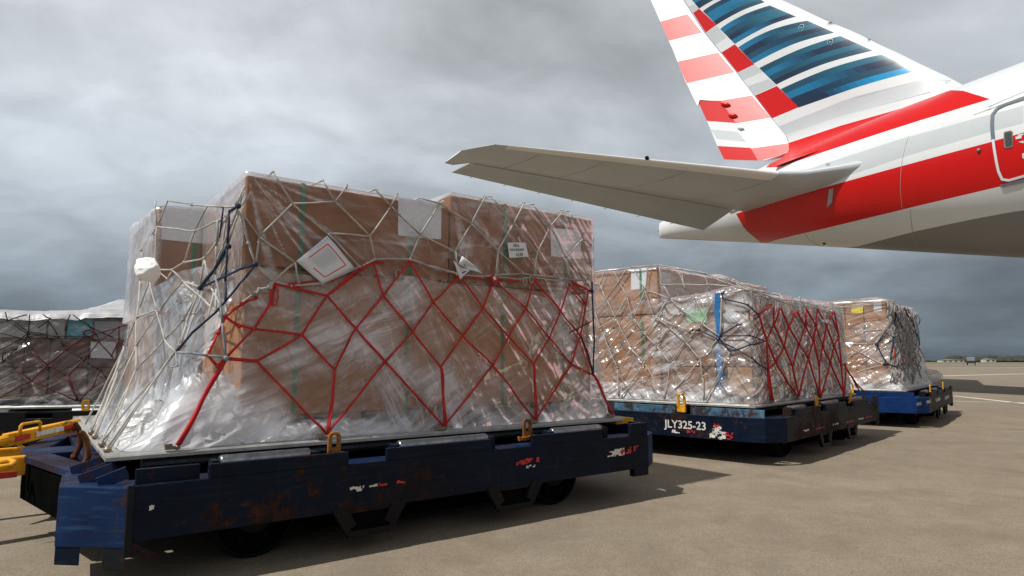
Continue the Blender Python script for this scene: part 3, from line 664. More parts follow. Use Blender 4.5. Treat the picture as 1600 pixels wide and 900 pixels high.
    panel('rudder_tab', T0, T1, D2R(20), tabh+[(1150, 250), (1131.5, 249), (1120, 226), (1105, 190), (1089, 155), (1112, 157)],
        [([(1085, 155), (1112, 157), (1128, 157), (1151, 193), (1146, 192), (1104, 189)], RD), ([(1110, 202), (1152, 206), (1166, 222), (1120, 217)], GR), ([(1120, 228), (1173, 231), (1186, 252), (1131, 251)], RD)], .03, .01, rud, 1.)
    hm = AM[1]
    for (x0, y0, x1, y1) in ((1126, 162, 1141, 164), (1138, 180, 1152, 181)):
        a = AF.plane(x0, y0, rb[0]+rb[3]*.04, rb[3]); b_ = AF.plane(x1, y1, rb[0]+rb[3]*.04, rb[3])
        MB().tube([a+(b_-a)*t for t in (0, .25, .5, .75, 1)], [.02, .07, .09, .07, .02], 8).build('hinge_fairing', hm, rud, smooth=True)
    a = AF.plane(1152, 199, rb[0]+rb[3]*.04, rb[3]); b_ = AF.plane(1162, 201, rb[0]+rb[3]*.04, rb[3]); MB().tube([a+(b_-a)*t for t in (0, .5, 1)], [.02, .07, .02], 8).build('hinge_fairing', AM[0], rud, smooth=True)
    # ---- horizontal stabilisers
    under = gloss_paint('stabiliser_grey', (.45, .475, .50), .32, .06); lem = gloss_paint('leading_edge_metal', (.74, .72, .68), .25, .06)
    def LEs(n):
        s = 5.94+(n-3.39)*.585
        if n < 3.1: s -= 4.*((3.1-n)/1.5)**2.2
        if n > 10.8: s += (n-10.8)*1.6
        return s
    def HGs(n): return 8.99+(n-1.87)*.376+(.5 if n > 10.75 else 0)
    def zs(n): return 6.5+.14*(n-1.2)
    def thk(n): return np.interp(n, [1, 3, 11.1], [.36, .27, .07])
    er = AF.V(1099, 359, 1.55); et = AF.V(706, 269, 10.55)
    def stab(sg):
        ns = [.6, 1.2, 1.6, 1.9, 2.2, 2.6, 3.1, 4, 5, 6, 7, 8, 9, 10, 10.4, 10.75, 11.1, 11.38]; prof = [0, .02, .05, .1, .18, .3, .45, .62, .8, 1.]
        rows = []
        for n in ns:
            a, h = LEs(max(n, 1.6)), HGs(n); t = thk(n)*(1 if n < 11.2 else .4); L_ = []
            f = lambda c: (math.sqrt(c)*1.9 if c < .18 else .806+.194*math.sin(min((c-.18)/.2, 1)*math.pi/2))*(1-.5*max(0, (c-.45)/.55))
            up = [(a+(h-a)*c, sg*n, zs(n)+t*f(c)*.8) for c in prof]; dn = [(a+(h-a)*c, sg*n, zs(n)-t*f(c)) for c in prof[::-1][:-1]]
            rows.append(up+dn)
        m_ = len(rows[0]); mb = MB(); mb.v = [p for r in rows for p in r]
        for i in range(len(rows)-1):
            for j in range(m_):
                jj = min(j, m_-1-j); mi = 1 if jj < 3 and 2.9 < ns[i] < 10.1 else 0; k_ = (j+1) % m_
                mb.f.append((i*m_+j, i*m_+k_, (i+1)*m_+k_, (i+1)*m_+j)); mb.m.append(mi)
        mb.f.append(tuple((len(rows)-1)*m_+j for j in range(m_))); mb.m.append(1)
        o = mb.build('horizontal_stabiliser', [under, lem], A, smooth=True)
        bm = bmesh.new(); bm.from_mesh(o.data); bmesh.ops.remove_doubles(bm, verts=bm.verts, dist=1e-4); bmesh.ops.recalc_face_normals(bm, faces=bm.faces); bm.to_mesh(o.data); bm.free()
        # drooped elevator
        mb = MB(); K_ = 12
        for i in range(K_+1):
            n0 = 1.75+(10.72-1.75)*i/K_; n1 = er[1]+(et[1]-er[1])*i/K_; t = thk(n0)*.5
            te = er+(et-er)*i/K_
            mb.v += [(HGs(n0)-.02, sg*n0, zs(n0)+t*.75), (te[0], sg*te[1], te[2]+.015), (te[0], sg*te[1], te[2]-.015), (HGs(n0)-.02, sg*n0, zs(n0)-t)]
        for i in range(K_):
            for j in range(3): mb.f.append((i*4+j, i*4+j+1, (i+1)*4+j+1, (i+1)*4+j)); mb.m.append(0)
        mb.f += [(0, 1, 2, 3), tuple(K_*4+j for j in range(4))]; mb.m += [0, 0]
        e = mb.build('elevator', gloss_paint('elevator_grey', (.38, .405, .43), .35, .08), o)
        bm = bmesh.new(); bm.from_mesh(e.data); bmesh.ops.recalc_face_normals(bm, faces=bm.faces); bm.to_mesh(e.data); bm.free()
        mb = MB()
        for n0 in (3.2, 5.4, 7.6, 9.4):
            c1 = LEs(n0)+.25; c2 = HGs(n0); mb.tube([(c1+(c2-c1)*t, sg*(n0+.25*t), zs(n0+.25*t)-thk(n0)*np.interp(t, [0, .15, .4, 1], [.72, .96, .99, .5])-.003) for t in np.linspace(0, 1, 12)], .005, 4)
        mb.tube([(HGs(n0)-.01, sg*n0, zs(n0)-thk(n0)*.5-.006) for n0 in np.linspace(2, 10.6, 12)], .007, 4)
        mb.build('panel_seam', plain('stab_seam', (.26, .26, .26), .6), o)
        c = (LEs(6.6)+.02, sg*6.6, zs(6.6)+.05); MB().ball(c, .07, 6).build('marker_knob', M['rubber'], o, smooth=True)
        for q in range(7):
            t = .12+.8*q/6; p = er+(et-er)*t; p = np.array([p[0], sg*p[1], p[2]]); MB().tube([p, p+np.array([.22, sg*.02, 0])], .008, 4).build('static_wick', M['rubber'], o)
        # root seal
        mb = MB(); mb.tube([(s_, sg*(section(s_)[2]*.98), 6.55-.1*(s_-7.)**2*.02) for s_ in np.linspace(5.4, 9.6, 10)], .05, 6).build('root_seal', under, o, smooth=True)
    stab(1); stab(-1)
aircraft()
#@@NEXT
# ================================================================== FRAMES OF THE FOUR CARGO DOLLIES
DECK = .52; PL, PW = 3.175, 2.44
F1 = Frame(atz(165, 713, DECK), 53.); F2 = Frame(atz(1180, 634, DECK), 43.); F3 = Frame(atz(1416, 609.5, DECK), 39.5); F4 = Frame(atz(-150, 638.0, DECK), 73.)

def rag(cx, cz, w, h, n=11, seed=0):
    r = np.random.default_rng(seed); P = []
    for i in range(n):
        a = 2*math.pi*i/n; q = .72+.5*r.random(); c = math.cos(a); s_ = math.sin(a)
        P.append((cx+w/2*q*np.sign(c)*abs(c)**.5, cz+h/2*q*np.sign(s_)*abs(s_)**.5))
    return P
def text_mesh(txt, size, name, mat, parent, origin, xa, ya, ext=.001, font_shear=0.):
    c = bpy.data.curves.new(name, 'FONT'); c.body = txt; c.size = size; c.extrude = ext; c.shear = font_shear; c.offset = .0008*size/.05 if name != 'handwriting' else 0
    t = bpy.data.objects.new(name, c); S.collection.objects.link(t); dg = bpy.context.evaluated_depsgraph_get()
    me = bpy.data.meshes.new_from_object(t.evaluated_get(dg)); bpy.data.objects.remove(t)
    xa = Vector(xa).normalized(); ya = Vector(ya).normalized(); za = xa.cross(ya)
    for v in me.vertices: p = v.co.copy(); v.co = Vector(origin)+xa*p.x+ya*p.y+za*p.z
    me.materials.clear(); me.materials.append(mat); o = bpy.data.objects.new(name, me); S.collection.objects.link(o); o.parent = parent; return o

def dolly(F, label, mats, style, decals=(), stops=(.93, 2.13), vee=True):
    E = empty('cargo_dolly', F); tag(E, label, 'cargo dolly', 'cargo dollies on the apron')
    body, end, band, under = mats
    xz = lambda p, t: (p[0], t, p[1])
    def rail(v0, v1):
        pr = [(.07,.205),(.07,.42),(.34,.42),(.36,.485),(.985,.485),(.985,.425),(1.187,.425),(1.187,.485),(1.834,.485),(1.834,.425),(2.127,.425),(2.127,.485),(2.71,.485),(2.71,.43),(2.97,.43),(2.97,.505),(3.14,.505),(3.14,.225),(2.0,.215)]
        # convex pieces keep the faces planar: the low plate plus the raised runs
        mb = MB(); mb.box((.07, v0, .205), (3.14, v1, .425))
        for a, b_, z in ((.36,.985,.485),(1.187,1.834,.485),(2.127,2.71,.485),(2.97,3.14,.505)): mb.box((a, v0, .425), (b_, v1, z))
        o = mb.build('side_rail', body, E, bevel=.004)
        s_ = -1 if v0 < 1 else 1; inner = v1 if s_ < 0 else v0
        mb = MB()
        mb.box((.07, min(inner, inner-s_*.23), .400), (3.14, max(inner, inner-s_*.23), .412)); mb.build('rail_ledge', end, E, bevel=.002)
        for a, b_ in ((.92, 1.29), (1.81, 2.19)):
            mb = MB(); w = .012
            for va in (v0+.01,):
                mb.bar((a, va, .225), (a+.075, va, .10), .03, .035, (0,1,0)); mb.bar((a+.07, va, .095), (b_-.07, va, .095), .03, .035, (0,1,0)); mb.bar((b_-.075, va, .10), (b_, va, .225), .03, .035, (0,1,0))
                mb.box((a+.02, va-.004, .19), (b_-.02, va+.006, .21)); mb.bar((a+.035, va, .225), (a+.09, va, .125), .05, .03, (0,1,0)); mb.bar((b_-.09, va, .125), (b_-.035, va, .225), .05, .03, (0,1,0))
            fb = mb.build('fork_bracket', M['black'], E, bevel=.003); MB().box((a+.07, v0+.02*(-s_), .095), (b_-.07, v0+.03*(-s_), .26)).build('shade_backing', under, fb)  # dark backing added where the bracket opening lies in shade
        MB().box((3.0, v0, .155), (3.14, v1+.02, .225)).build('rail_foot', body, E, bevel=.004)
        vr = inner-s_*.085
        for a, b_ in ((.42,.83),(1.30,1.87),(2.36,2.79)):
            r_ = MB(); r_.tube([(a, vr, .472), (a+.012, vr, .472), (b_-.012, vr, .472), (b_, vr, .472)], [.028, .033, .033, .028], 20)
            ro = r_.build('roller', M['roller'], E, smooth=False); ro.data.polygons.foreach_set('use_smooth', [len(p.vertices) == 4 for p in ro.data.polygons])
            MB().box((a-.035, vr-.04, .412), (a-.006, vr+.04, .487)).build('roller_bracket', body, ro); MB().box((b_+.006, vr-.04, .412), (b_+.035, vr+.04, .487)).build('roller_bracket', body, ro)
        for a in stops:
            # locking pallet stop: plate with a slot, hinged in the rail
            vs = inner-s_*.03; h = .115; z0 = .465; w = .042
            mb = MB(); w = .032; t_ = .008; zt_ = z0+h-.005
            mb.box((a-w, vs-t_, z0), (a+w, vs+t_, z0+.038)); mb.box((a-w, vs-t_, z0+.038), (a-w*.42, vs+t_, zt_-.02)); mb.box((a+w*.42, vs-t_, z0+.038), (a+w, vs+t_, zt_-.02))
            mb.prism([(a-w, zt_-.02), (a-w*.42, zt_-.02), (a-w*.2, zt_-.012), (a+w*.2, zt_-.012), (a+w*.42, zt_-.02), (a+w, zt_-.02), (a+w*.8, zt_-.004), (a+w*.4, zt_+.004), (a-w*.4, zt_+.004), (a-w*.8, zt_-.004)], lambda p, t: (p[0], t, p[1]), vs-t_, vs+t_)
            mb.tube([(a-w-.03, vs, z0-.002), (a+w+.03, vs, z0-.002)], .013, 10); mb.tube([(a-w-.05, vs-.02, z0+.012), (a-w-.02, vs-.005, z0+.004), (a+w+.01, vs-.022, z0+.014)], .007, 6)
            mb.build('pallet_stop', M['stopsteel'] if style == 'near' else M['yellow'], E, bevel=.002)
    rail(-.25, -.225); rail(PW+.225, PW+.25)
    # deck frame under the pallet
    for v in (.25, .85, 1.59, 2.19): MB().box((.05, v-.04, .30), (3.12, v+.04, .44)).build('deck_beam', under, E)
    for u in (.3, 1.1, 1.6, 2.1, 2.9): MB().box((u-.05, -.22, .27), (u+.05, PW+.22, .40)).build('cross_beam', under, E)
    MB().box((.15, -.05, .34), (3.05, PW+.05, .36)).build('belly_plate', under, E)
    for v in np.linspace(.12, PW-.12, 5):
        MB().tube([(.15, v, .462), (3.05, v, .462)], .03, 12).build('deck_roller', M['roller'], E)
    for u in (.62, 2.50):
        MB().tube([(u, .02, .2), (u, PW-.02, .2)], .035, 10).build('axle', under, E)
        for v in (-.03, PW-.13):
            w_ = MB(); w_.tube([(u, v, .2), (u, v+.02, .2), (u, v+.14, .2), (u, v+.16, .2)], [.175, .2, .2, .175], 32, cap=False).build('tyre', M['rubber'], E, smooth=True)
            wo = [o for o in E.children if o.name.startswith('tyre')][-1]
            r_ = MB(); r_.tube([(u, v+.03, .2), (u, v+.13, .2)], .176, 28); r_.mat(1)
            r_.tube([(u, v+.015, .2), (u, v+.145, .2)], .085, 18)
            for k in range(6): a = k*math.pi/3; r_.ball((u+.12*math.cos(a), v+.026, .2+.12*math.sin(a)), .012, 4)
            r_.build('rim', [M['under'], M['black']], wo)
    MB().box((.35, .75, .11), (2.85, 1.7, .299)).build('light_block_box', under, E)  # added box that blocks light beneath the deck
    for v in (-.02, PW): MB().box((.88, v, .085), (2.22, v+.02, .299)).build('shade_skirt', under, E)  # added dark plates keeping light out from under the deck
    for v in (.26, PW-.28): MB().box((.12, v, .09), (3.0, v+.02, .299)).build('shade_skirt', under, E)  # second pair of added light-blocking plates, farther in
    # ends
    def endpiece(flip):
        m = (lambda u: u) if not flip else (lambda u: 3.21-u)
        if vee and not flip:
            top = [(.07,-.25),(-.157,-.045),(-.13,.33)]
            mb = MB(); f = lambda p, t: (p[0], p[1], t)
            mb.prism([(.07,-.25),(-.157,-.045),(-.145,.02),(.08,-.17)][::-1], f, .185, .42); mb.build('corner_plate', end, E, bevel=.004)
            MB().prism([(.066,-.21),(-.14,-.03),(-.12,.36),(.09,.36),(.09,-.21)][::-1], f, .405, .417).build('corner_top_plate', end, E, bevel=.003)
            MB().prism([(-.157,-.04),(-.13,.36),(-.115,.36),(-.14,-.04)], f, .19, .414).build('end_plate', body, E)
            MB().prism([(-.155,-.04),(-.075,-.115),(-.075,-.10),(-.15,-.03)], f, .115, .19).build('corner_foot', body, E, bevel=.003)
            MB().prism([(-.005,-.18),(.068,-.245),(.068,-.22),(0,-.16)], f, .10, .19).build('corner_foot', M['ruststeel'], E, bevel=.003)
            MB().box((.058,-.262,.155), (.085,-.246,.43)).build('edge_weld', M['ruststeel'], E, bevel=.004)
            MB().bar((.07,-.245,.21), (.19,-.245,.13), .02, .02).build('corner_brace', M['ruststeel'], E)
            # projecting V of the drawbar housing
            for P_ in ([(-.10,.36),(-.285,1.15),(-.155,1.15),(.03,.36)], [(-.285,1.15),(-.285,1.45),(.02,1.45),(.02,1.15)], [(-.285,1.45),(-.10,2.38),(.03,2.38),(-.155,1.45)]):
                MB().prism(P_[::-1], f, .385, .42).build('hitch_top_plate', end, E, bevel=.004)
            MB().prism([(-.03,.40),(-.03,2.3),(.05,2.3),(.05,.40)][::-1], f, .384, .43).build('hitch_top_plate', end, E, bevel=.004)
            for a, b_ in (((-.115,.40),(-.268,1.15)), ((-.268,1.45),(-.115,2.36))): MB().bar((*a, .285), (*b_, .285), .015, .18).build('hitch_side_plate', under, E)  # sun-facing plates with shade painted in as near-black
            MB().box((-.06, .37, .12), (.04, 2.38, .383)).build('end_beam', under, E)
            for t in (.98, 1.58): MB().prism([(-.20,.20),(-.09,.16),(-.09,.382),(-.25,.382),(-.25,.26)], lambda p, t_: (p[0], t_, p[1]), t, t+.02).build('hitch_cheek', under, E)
            for i, (a, b_) in enumerate((((-.085,.02,.425),(.03,-.02,.47)), ((-.06,.14,.425),(.05,.07,.475)), ((-.03,-.11,.425),(.07,-.13,.465)), ((-.10,.30,.425),(.02,.25,.47)))):
                MB().bar(a, b_, .018, .05).build('gusset', end, E, bevel=.002)
            MB().box((.09,-.215,.418), (.33,-.19,.484)).build('corner_upstand', body, E, bevel=.003)
            # dark copper coloured stop hooks standing at the end
            for v in (.34, .86):
                u0 = -.045; mb = MB(); mb.tube([(u0-.03, v+.01, .40), (u0-.01, v, .44), (u0+.006, v, .48), (u0+.004, v, .53), (u0-.008, v-.005, .57), (u0-.022, v-.02, .595), (u0-.030, v-.035, .60)], [.013,.014,.013,.013,.012,.011,.009], 10)
                mb.tube([(u0-.02, v-.045, .425), (u0-.02, v+.04, .425)], .012, 10); mb.build('stop_hook', M['rust'], E, smooth=True)
        else:
            mb = MB(); f = lambda p, t: (m(p[0]), p[1], t)
            c = .12
            poly = [(.07,-.25),(-.16+.02,-.25+c+.06),(-.16,0),(-.16,PW),(-.14,PW+.07),(.07,PW+.25),(.10,PW+.2),(-.10,PW),(-.10,0),(.10,-.2)]
            def seg(a, b_, t=.02, z0=.205, z1=.42, mat=end, nm='end_plate'):
                MB().bar((m(a[0]), a[1], (z0+z1)/2), (m(b_[0]), b_[1], (z0+z1)/2), t, z1-z0).build(nm, mat, E, bevel=.003)
            seg((.07,-.24), (-.10,-.13), nm='corner_plate'); seg((-.10,-.13), (-.155,.03), nm='corner_plate'); seg((-.155,.02), (-.155,PW-.02)); seg((-.155,PW-.03), (-.10,PW+.13), nm='corner_plate'); seg((-.10,PW+.13), (.07,PW+.24), nm='corner_plate')
            x0, x1 = sorted((m(-.15), m(.08))); MB().box((x0, .0, .400), (x1, PW, .412)).build('end_ledge', under, E)
            # set back upper band with two openings
            for a, b_ in ((-.1,.62),(.78,1.62),(1.8,2.5)):
                MB().bar((m(-.04), a, .448), (m(-.04), b_, .448), .02, .076).build('end_upper_band', band, E, bevel=.003)
            if not flip and style != 'near':
                for v in (.70,):
                    u0 = m(-.075); a = v; w = .045; mb = MB(); mb.box((u0-.012, a-w, .43), (u0+.012, a+w, .50)); mb.box((u0-.012, a-w, .50), (u0+.012, a-w*.5, .575)); mb.box((u0-.012, a+w*.5, .50), (u0+.012, a+w, .575)); mb.tube([(u0, a-w*.75, .572), (u0, a-w*.5, .60), (u0, a+w*.5, .60), (u0, a+w*.75, .572)], .014, 8)
                    mb.build('pallet_stop', M['yellow'], E, bevel=.002)
    endpiece(False); endpiece(True)
    for k, (plane, pos, a, z, w, h, mt) in enumerate(decals):
        q = ((lambda p, t: (p[0], pos-t, p[1])) if plane == 'v' else (lambda p, t: (pos-t, p[0], p[1])))
        rg = random.Random(k*3+1); mb = MB(); nx = max(4, int(w/.009)); nz = max(2, int(h/.008)); idx = {}
        jit = {(i, j): (a-w/2+w*i/nx+rg.uniform(-.35, .35)*w/nx, z-h/2+h*j/nz+rg.uniform(-.3, .3)*h/nz) for i in range(nx+1) for j in range(nz+1)}
        for i in range(nx):
            for j in range(nz):
                if float(fbm(i*.42+k*9, j*.6, 0, 2, k+5)) < .44: continue
                mb.add([q(jit[t_], .0025) for t_ in ((i, j), (i+1, j), (i+1, j+1), (i, j+1))], [(0, 1, 2, 3)])
        if mb.v: mb.build('worn_reflector', M[mt], E)
    return E

def dolly_decal(px0, px1, F, v, mt):
    a = F.V(*px0, v); b_ = F.V(*px1, v); return ('v', v, (a[0]+b_[0])/2, (a[2]+b_[2])/2, abs(b_[0]-a[0]), max(.015, abs(b_[2]-a[2])), mt)
W_, R_ = 'decalwhite', 'decalred'
d1 = [dolly_decal((546, 769), (590, 756), F1, -.252, W_), dolly_decal((588, 759), (633, 750), F1, -.252, R_), dolly_decal((806, 727), (824, 718), F1, -.252, R_), dolly_decal((820, 724), (842, 714), F1, -.2525, R_), dolly_decal((822, 730), (836, 727), F1, -.252, W_),
      dolly_decal((949, 714), (962, 704), F1, -.252, W_), dolly_decal((960, 713), (975, 700), F1, -.2525, W_), dolly_decal((970, 710), (985, 701), F1, -.253, R_), dolly_decal((984, 706), (997, 696), F1, -.252, R_), dolly_decal((233, 797), (241, 789), F1, -.252, W_)]
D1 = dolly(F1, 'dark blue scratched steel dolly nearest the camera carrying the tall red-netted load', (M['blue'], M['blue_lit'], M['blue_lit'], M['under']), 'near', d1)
d2 = []
def ud(px0, px1, F, u, mt): a = F.U(*px0, u); b_ = F.U(*px1, u); return ('u', u, (a[1]+b_[1])/2, (a[2]+b_[2])/2, abs(b_[1]-a[1]), abs(b_[2]-a[2]), mt)
uE = -.167
d2 = [ud((1109, 685), (1134, 675), F2, uE, W_), ud((1133, 686), (1145, 676), F2, uE, R_), ud((1114, 675), (1127, 666), F2, uE, W_), ud((1116, 668), (1124, 662), F2, uE-.0005, R_), ud((1073, 672), (1086, 677), F2, uE, R_), ud((1050, 671), (1062, 677), F2, uE, W_)]
for x, y, w, mt in ((1255, 672, 9, W_), (1275, 668, 12, R_), (1300, 662, 10, W_), (1322, 658, 13, R_), (1340, 654, 9, W_), (1352, 651, 10, R_)): d2.append(dolly_decal((x, y+3), (x+w, y-2), F2, -.252, mt))
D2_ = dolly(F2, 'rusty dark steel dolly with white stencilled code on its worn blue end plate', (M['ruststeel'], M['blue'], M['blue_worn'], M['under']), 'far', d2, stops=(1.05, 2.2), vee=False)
p = F2.U(1039, 668, uE); p2 = F2.U(1109, 674, uE)
# stencilled fleet code
text_mesh('JLY325-23', .104, 'stencilled_code', M['decalwhite'], D2_, (uE-.002, p[1], .285), (0, -1, 0), (0, 0, 1), .0008).scale = (1, 1, 1)
d3 = [dolly_decal((x, y+5), (x+7, y-3), F3, -.252, 'decalwhite') for x, y in ((1432, 630), (1447, 627), (1462, 623), (1476, 620))]
D3 = dolly(F3, 'bright blue dolly farthest from the camera at the right of the row', (M['black'], M['blue_new'], M['blue_new'], M['under']), 'far', d3, stops=(.8, 2.4), vee=False)
D4 = dolly(F4, 'black shaded dolly behind the near one at the left edge of the photo', (M['black'], M['black'], M['black'], M['under']), 'far', (), stops=(1.42, 2.6), vee=False)
# yellow block at the right end of the near dolly
MB().box((3.12, .02, .47), (3.30, .30, .512)).build('end_bumper', M['yellow'], D1, bevel=.006)
def drawbars():
    e = empty('tow_bar', F1, (-.3, 1.3, 0)); B = (-.3, 1.3, 0); tag(e, 'yellow tow bar with a loop handle reaching left from behind the near dolly', 'tow bar', 'yellow tow bars')
    a = F1.Z(122, 663, .50); b_ = F1.Z(8, 688, .46); c = F1.Z(-40, 702, .44)
    mb = MB(); mb.bar(a, b_, .05, .075); 
    mb.build('bar', M['yellow'], e, B, bevel=.006)
    d = (b_-a)/np.linalg.norm(b_-a)
    mb = MB(); mb.tube([b_-d*.03, b_+d*.10, b_+d*.22], [.035, .022, .012], 10).build('pointed_end', M['yellow'], e, B)
    h0 = F1.Z(31, 680, .50); h1 = F1.Z(62, 674, .50); up = np.array([0, 0, .06])
    MB().tube([h0, h0+up*.85, h0+up+(h1-h0)*.08, h1+up-(h1-h0)*.08, h1+up*.85, h1], .009, 8).build('handle', M['yellow'], e, B, smooth=True)
    n = np.cross(d, [0, 0, 1]); n /= np.linalg.norm(n)
    if n[1] > 0: n = -n
    for t0, t1, mt in ((.04, .26, 'decalred'), (.28, .66, 'decalwhite'), (.74, .97, 'decalred')):
        q0 = a+(b_-a)*t0+n*.028; q1 = a+(b_-a)*t1+n*.028; MB().bar(q0, q1, .004, .03).build('reflector', M[mt], e, B)
    MB().tube([F1.Z(25, 690, .43), F1.Z(40, 704, .33)], .01, 8).build('prop_leg', M['yellow'], e, B)
    e = empty('tow_bar', F1, (-.5, 1.0, 0)); B = (-.5, 1.0, 0); tag(e, 'thick orange yellow tow bar cut off at the lower left frame edge', 'tow bar', 'yellow tow bars')
    a = F1.Z(42, 726, .37); b_ = F1.Z(-60, 736, .37); d = (b_-a)/np.linalg.norm(b_-a)
    mb = MB(); mb.bar(a+np.array([0,0,0]), b_+d*.6, .07, .10); o = mb.build('bar', M['yellow'], e, B, bevel=.01)
    a2 = F1.Z(42, 707, .37); b2 = F1.Z(-60, 712, .37); mb = MB(); mb.bar(a2, b2+d*.6, .05, .07).build('bar', M['yellow'], e, B, bevel=.008)
    mb = MB(); mb.tube([F1.Z(-5, 722, .41), F1.Z(14, 719, .42), F1.Z(22, 722, .41), F1.Z(16, 728, .40), F1.Z(-5, 731, .40)], .014, 8).build('handle', M['yellow'], e, B, smooth=True)
    n = np.cross(d, [0, 0, 1]); n /= np.linalg.norm(n); n *= -np.sign(n[1])
    c = F1.Z(6, 742, .35); MB().bar(c+n*.02-d*.05, c+n*.02+d*.05, .006, .03).build('reflector', M['decalred'], e, B)
drawbars()

def pallet(F, label):
    e = empty('air_cargo_pallet', F, (0, 0, .49)); B = (0, 0, .49); tag(e, label, 'cargo pallet', 'aluminium cargo pallets')
    MB().box((.05, .05, .503), (PL-.05, PW-.05, .515)).build('sheet', M['alu'], e, B)
    mb = MB()
    pr = [(0,.497),(0,.512),(.008,.52),(.03,.52),(.038,.527),(.055,.527),(.06,.5155),(.06,.497)]
    for a, b_, fn in ((0, PL, lambda p, t: (t, p[0], p[1])), (0, PL, lambda p, t: (t, PW-p[0], p[1])), (.061, PW-.061, lambda p, t: (p[0], t, p[1])), (.061, PW-.061, lambda p, t: (PL-p[0], t, p[1]))):
        mb.prism(pr, fn, a, b_)
    o = mb.build('edge_rail', M['alu_edge'], e, B); bm = bmesh.new(); bm.from_mesh(o.data); bmesh.ops.recalc_face_normals(bm, faces=bm.faces); bm.to_mesh(o.data); bm.free()
    return e
pallet(F1, 'scuffed aluminium pallet sheet under the nearest load'); pallet(F2, 'aluminium pallet sheet under the load beside the blue strap')
pallet(F3, 'aluminium pallet sheet on the bright blue dolly'); pallet(F4, 'aluminium pallet sheet on the black dolly at the left')

# ================================================================== CARGO
def carton(F, a, b, mat, label, name='cardboard_box', cat='cardboard box', group=None, straps=(), papers=(), flap=True):
    """a, b opposite corners; straps: u positions of bands; papers: quads (four local points) stuck on"""
    base = ((a[0]+b[0])/2, (a[1]+b[1])/2, a[2]); e = empty(name, F, base); tag(e, label, cat, group)
    mb = MB(); nx, nz = 10, 7; P = []
    mb.box(a, b); o = mb.build('carton' if 'box' in name else 'body', mat, e, base, bevel=.008)
    if flap:
        z = b[2]-.001; mb = MB(); y = (a[1]+b[1])/2; mb.box((a[0]+.01, y-.03, b[2]+.0005), (b[0]-.01, y+.03, b[2]+.002)); mb.build('packing_tape', M['card2'], e, base)
    for u in straps:
        w = .011; t = .003; mb = MB(); mb.box((u-w, a[1]-t, a[2]+.002), (u+w, a[1]-.0005, b[2]+t)); mb.box((u-w, a[1]-t, b[2]+.0005), (u+w, b[1]+t, b[2]+t+.001)); mb.build('strapping_band', M['greenband'], e, base)
    for q, mt, nm in papers:
        n = len(q); c = np.cross(np.array(q[1])-np.array(q[0]), np.array(q[-1])-np.array(q[0])); c = c/np.linalg.norm(c)
        MB().add([tuple(np.array(p)) for p in q], [tuple(range(n))]).build(nm, M[mt], e, base)
    return e
def pq(F, v, *px): return [tuple(F.V(x, y, v)) for x, y in px]
def uq(F, u, *px): return [tuple(F.U(x, y, u)) for x, y in px]
def wood_pallet(F, a, b, label, mat='wood'):
    e = empty('wooden_pallet', F, (a[0], a[1], a[2])); B = (a[0], a[1], a[2]); tag(e, label, 'wooden pallet', 'wooden pallets under the cartons')
    h = b[2]-a[2]; n = 5
    mb = MB(); 
    for i in range(7): x = a[0]+(b[0]-a[0])*(i+.08)/7; mb.box((x, a[1], b[2]-.018), (x+(b[0]-a[0])/7*.84, b[1], b[2]))
    mb.build('deck_boards', M[mat], e, B)
    for k in range(3):
        y = a[1]+(b[1]-a[1]-.09)*k/2
        for i in range(3): x = a[0]+(b[0]-a[0]-.14)*i/2; MB().box((x, y, a[2]+.0), (x+.14, y+.09, b[2]-.0185)).build('block', M[mat], e, B)

# ---- hull of a netted load: outline polygon that changes from bottom to top
class Hull:
    def __init__(s, F, bot, top, z0, z1, pw=1.): s.F = F; s.b = np.array(bot, float); s.t = np.array(top, float); s.z0 = z0; s.z1 = z1; s.pw = pw
    def poly(s, z, off=0.):
        f = min(max((z-s.z0)/(s.z1-s.z0), 0), 1)**s.pw; P = s.b+(s.t-s.b)*f
        if off:
            n = len(P); Q = []
            for i in range(n):
                e1 = P[i]-P[i-1]; e2 = P[(i+1) % n]-P[i]; n1 = np.array([e1[1], -e1[0]])/np.linalg.norm(e1); n2 = np.array([e2[1], -e2[0]])/np.linalg.norm(e2)
                b_ = n1+n2; b_ /= max(1e-6, b_@b_)/2; Q.append(P[i]+b_*off*s.sg)
            P = np.array(Q)
        return P
    @property
    def sg(s):
        P = s.b; a = sum(P[i-1][0]*P[i][1]-P[i][0]*P[i-1][1] for i in range(len(P))); return 1 if a > 0 else -1
    def hit(s, x, y, off=0., tmax=30):
        r = ray(x, y); o = s.F.loc(C0); d = np.array([r@s.F.u, r@s.F.v, r[2]])
        best = (9, None)
        t0 = 1.2
        for t in np.arange(t0, tmax, .012):
            p = o+d*t; P = s.poly(p[2], off)
            if p[2] < .5: break
            # signed distance to convex polygon
            m = -9
            for i in range(len(P)):
                a = P[i-1]; e = P[i]-a; L_ = math.hypot(*e); q = (e[1]*(p[0]-a[0])-e[0]*(p[1]-a[1]))/L_*s.sg
                if q > m: m = q
            if m < best[0]: best = (m, p)
            if m <= 0: return p
        return best[1]
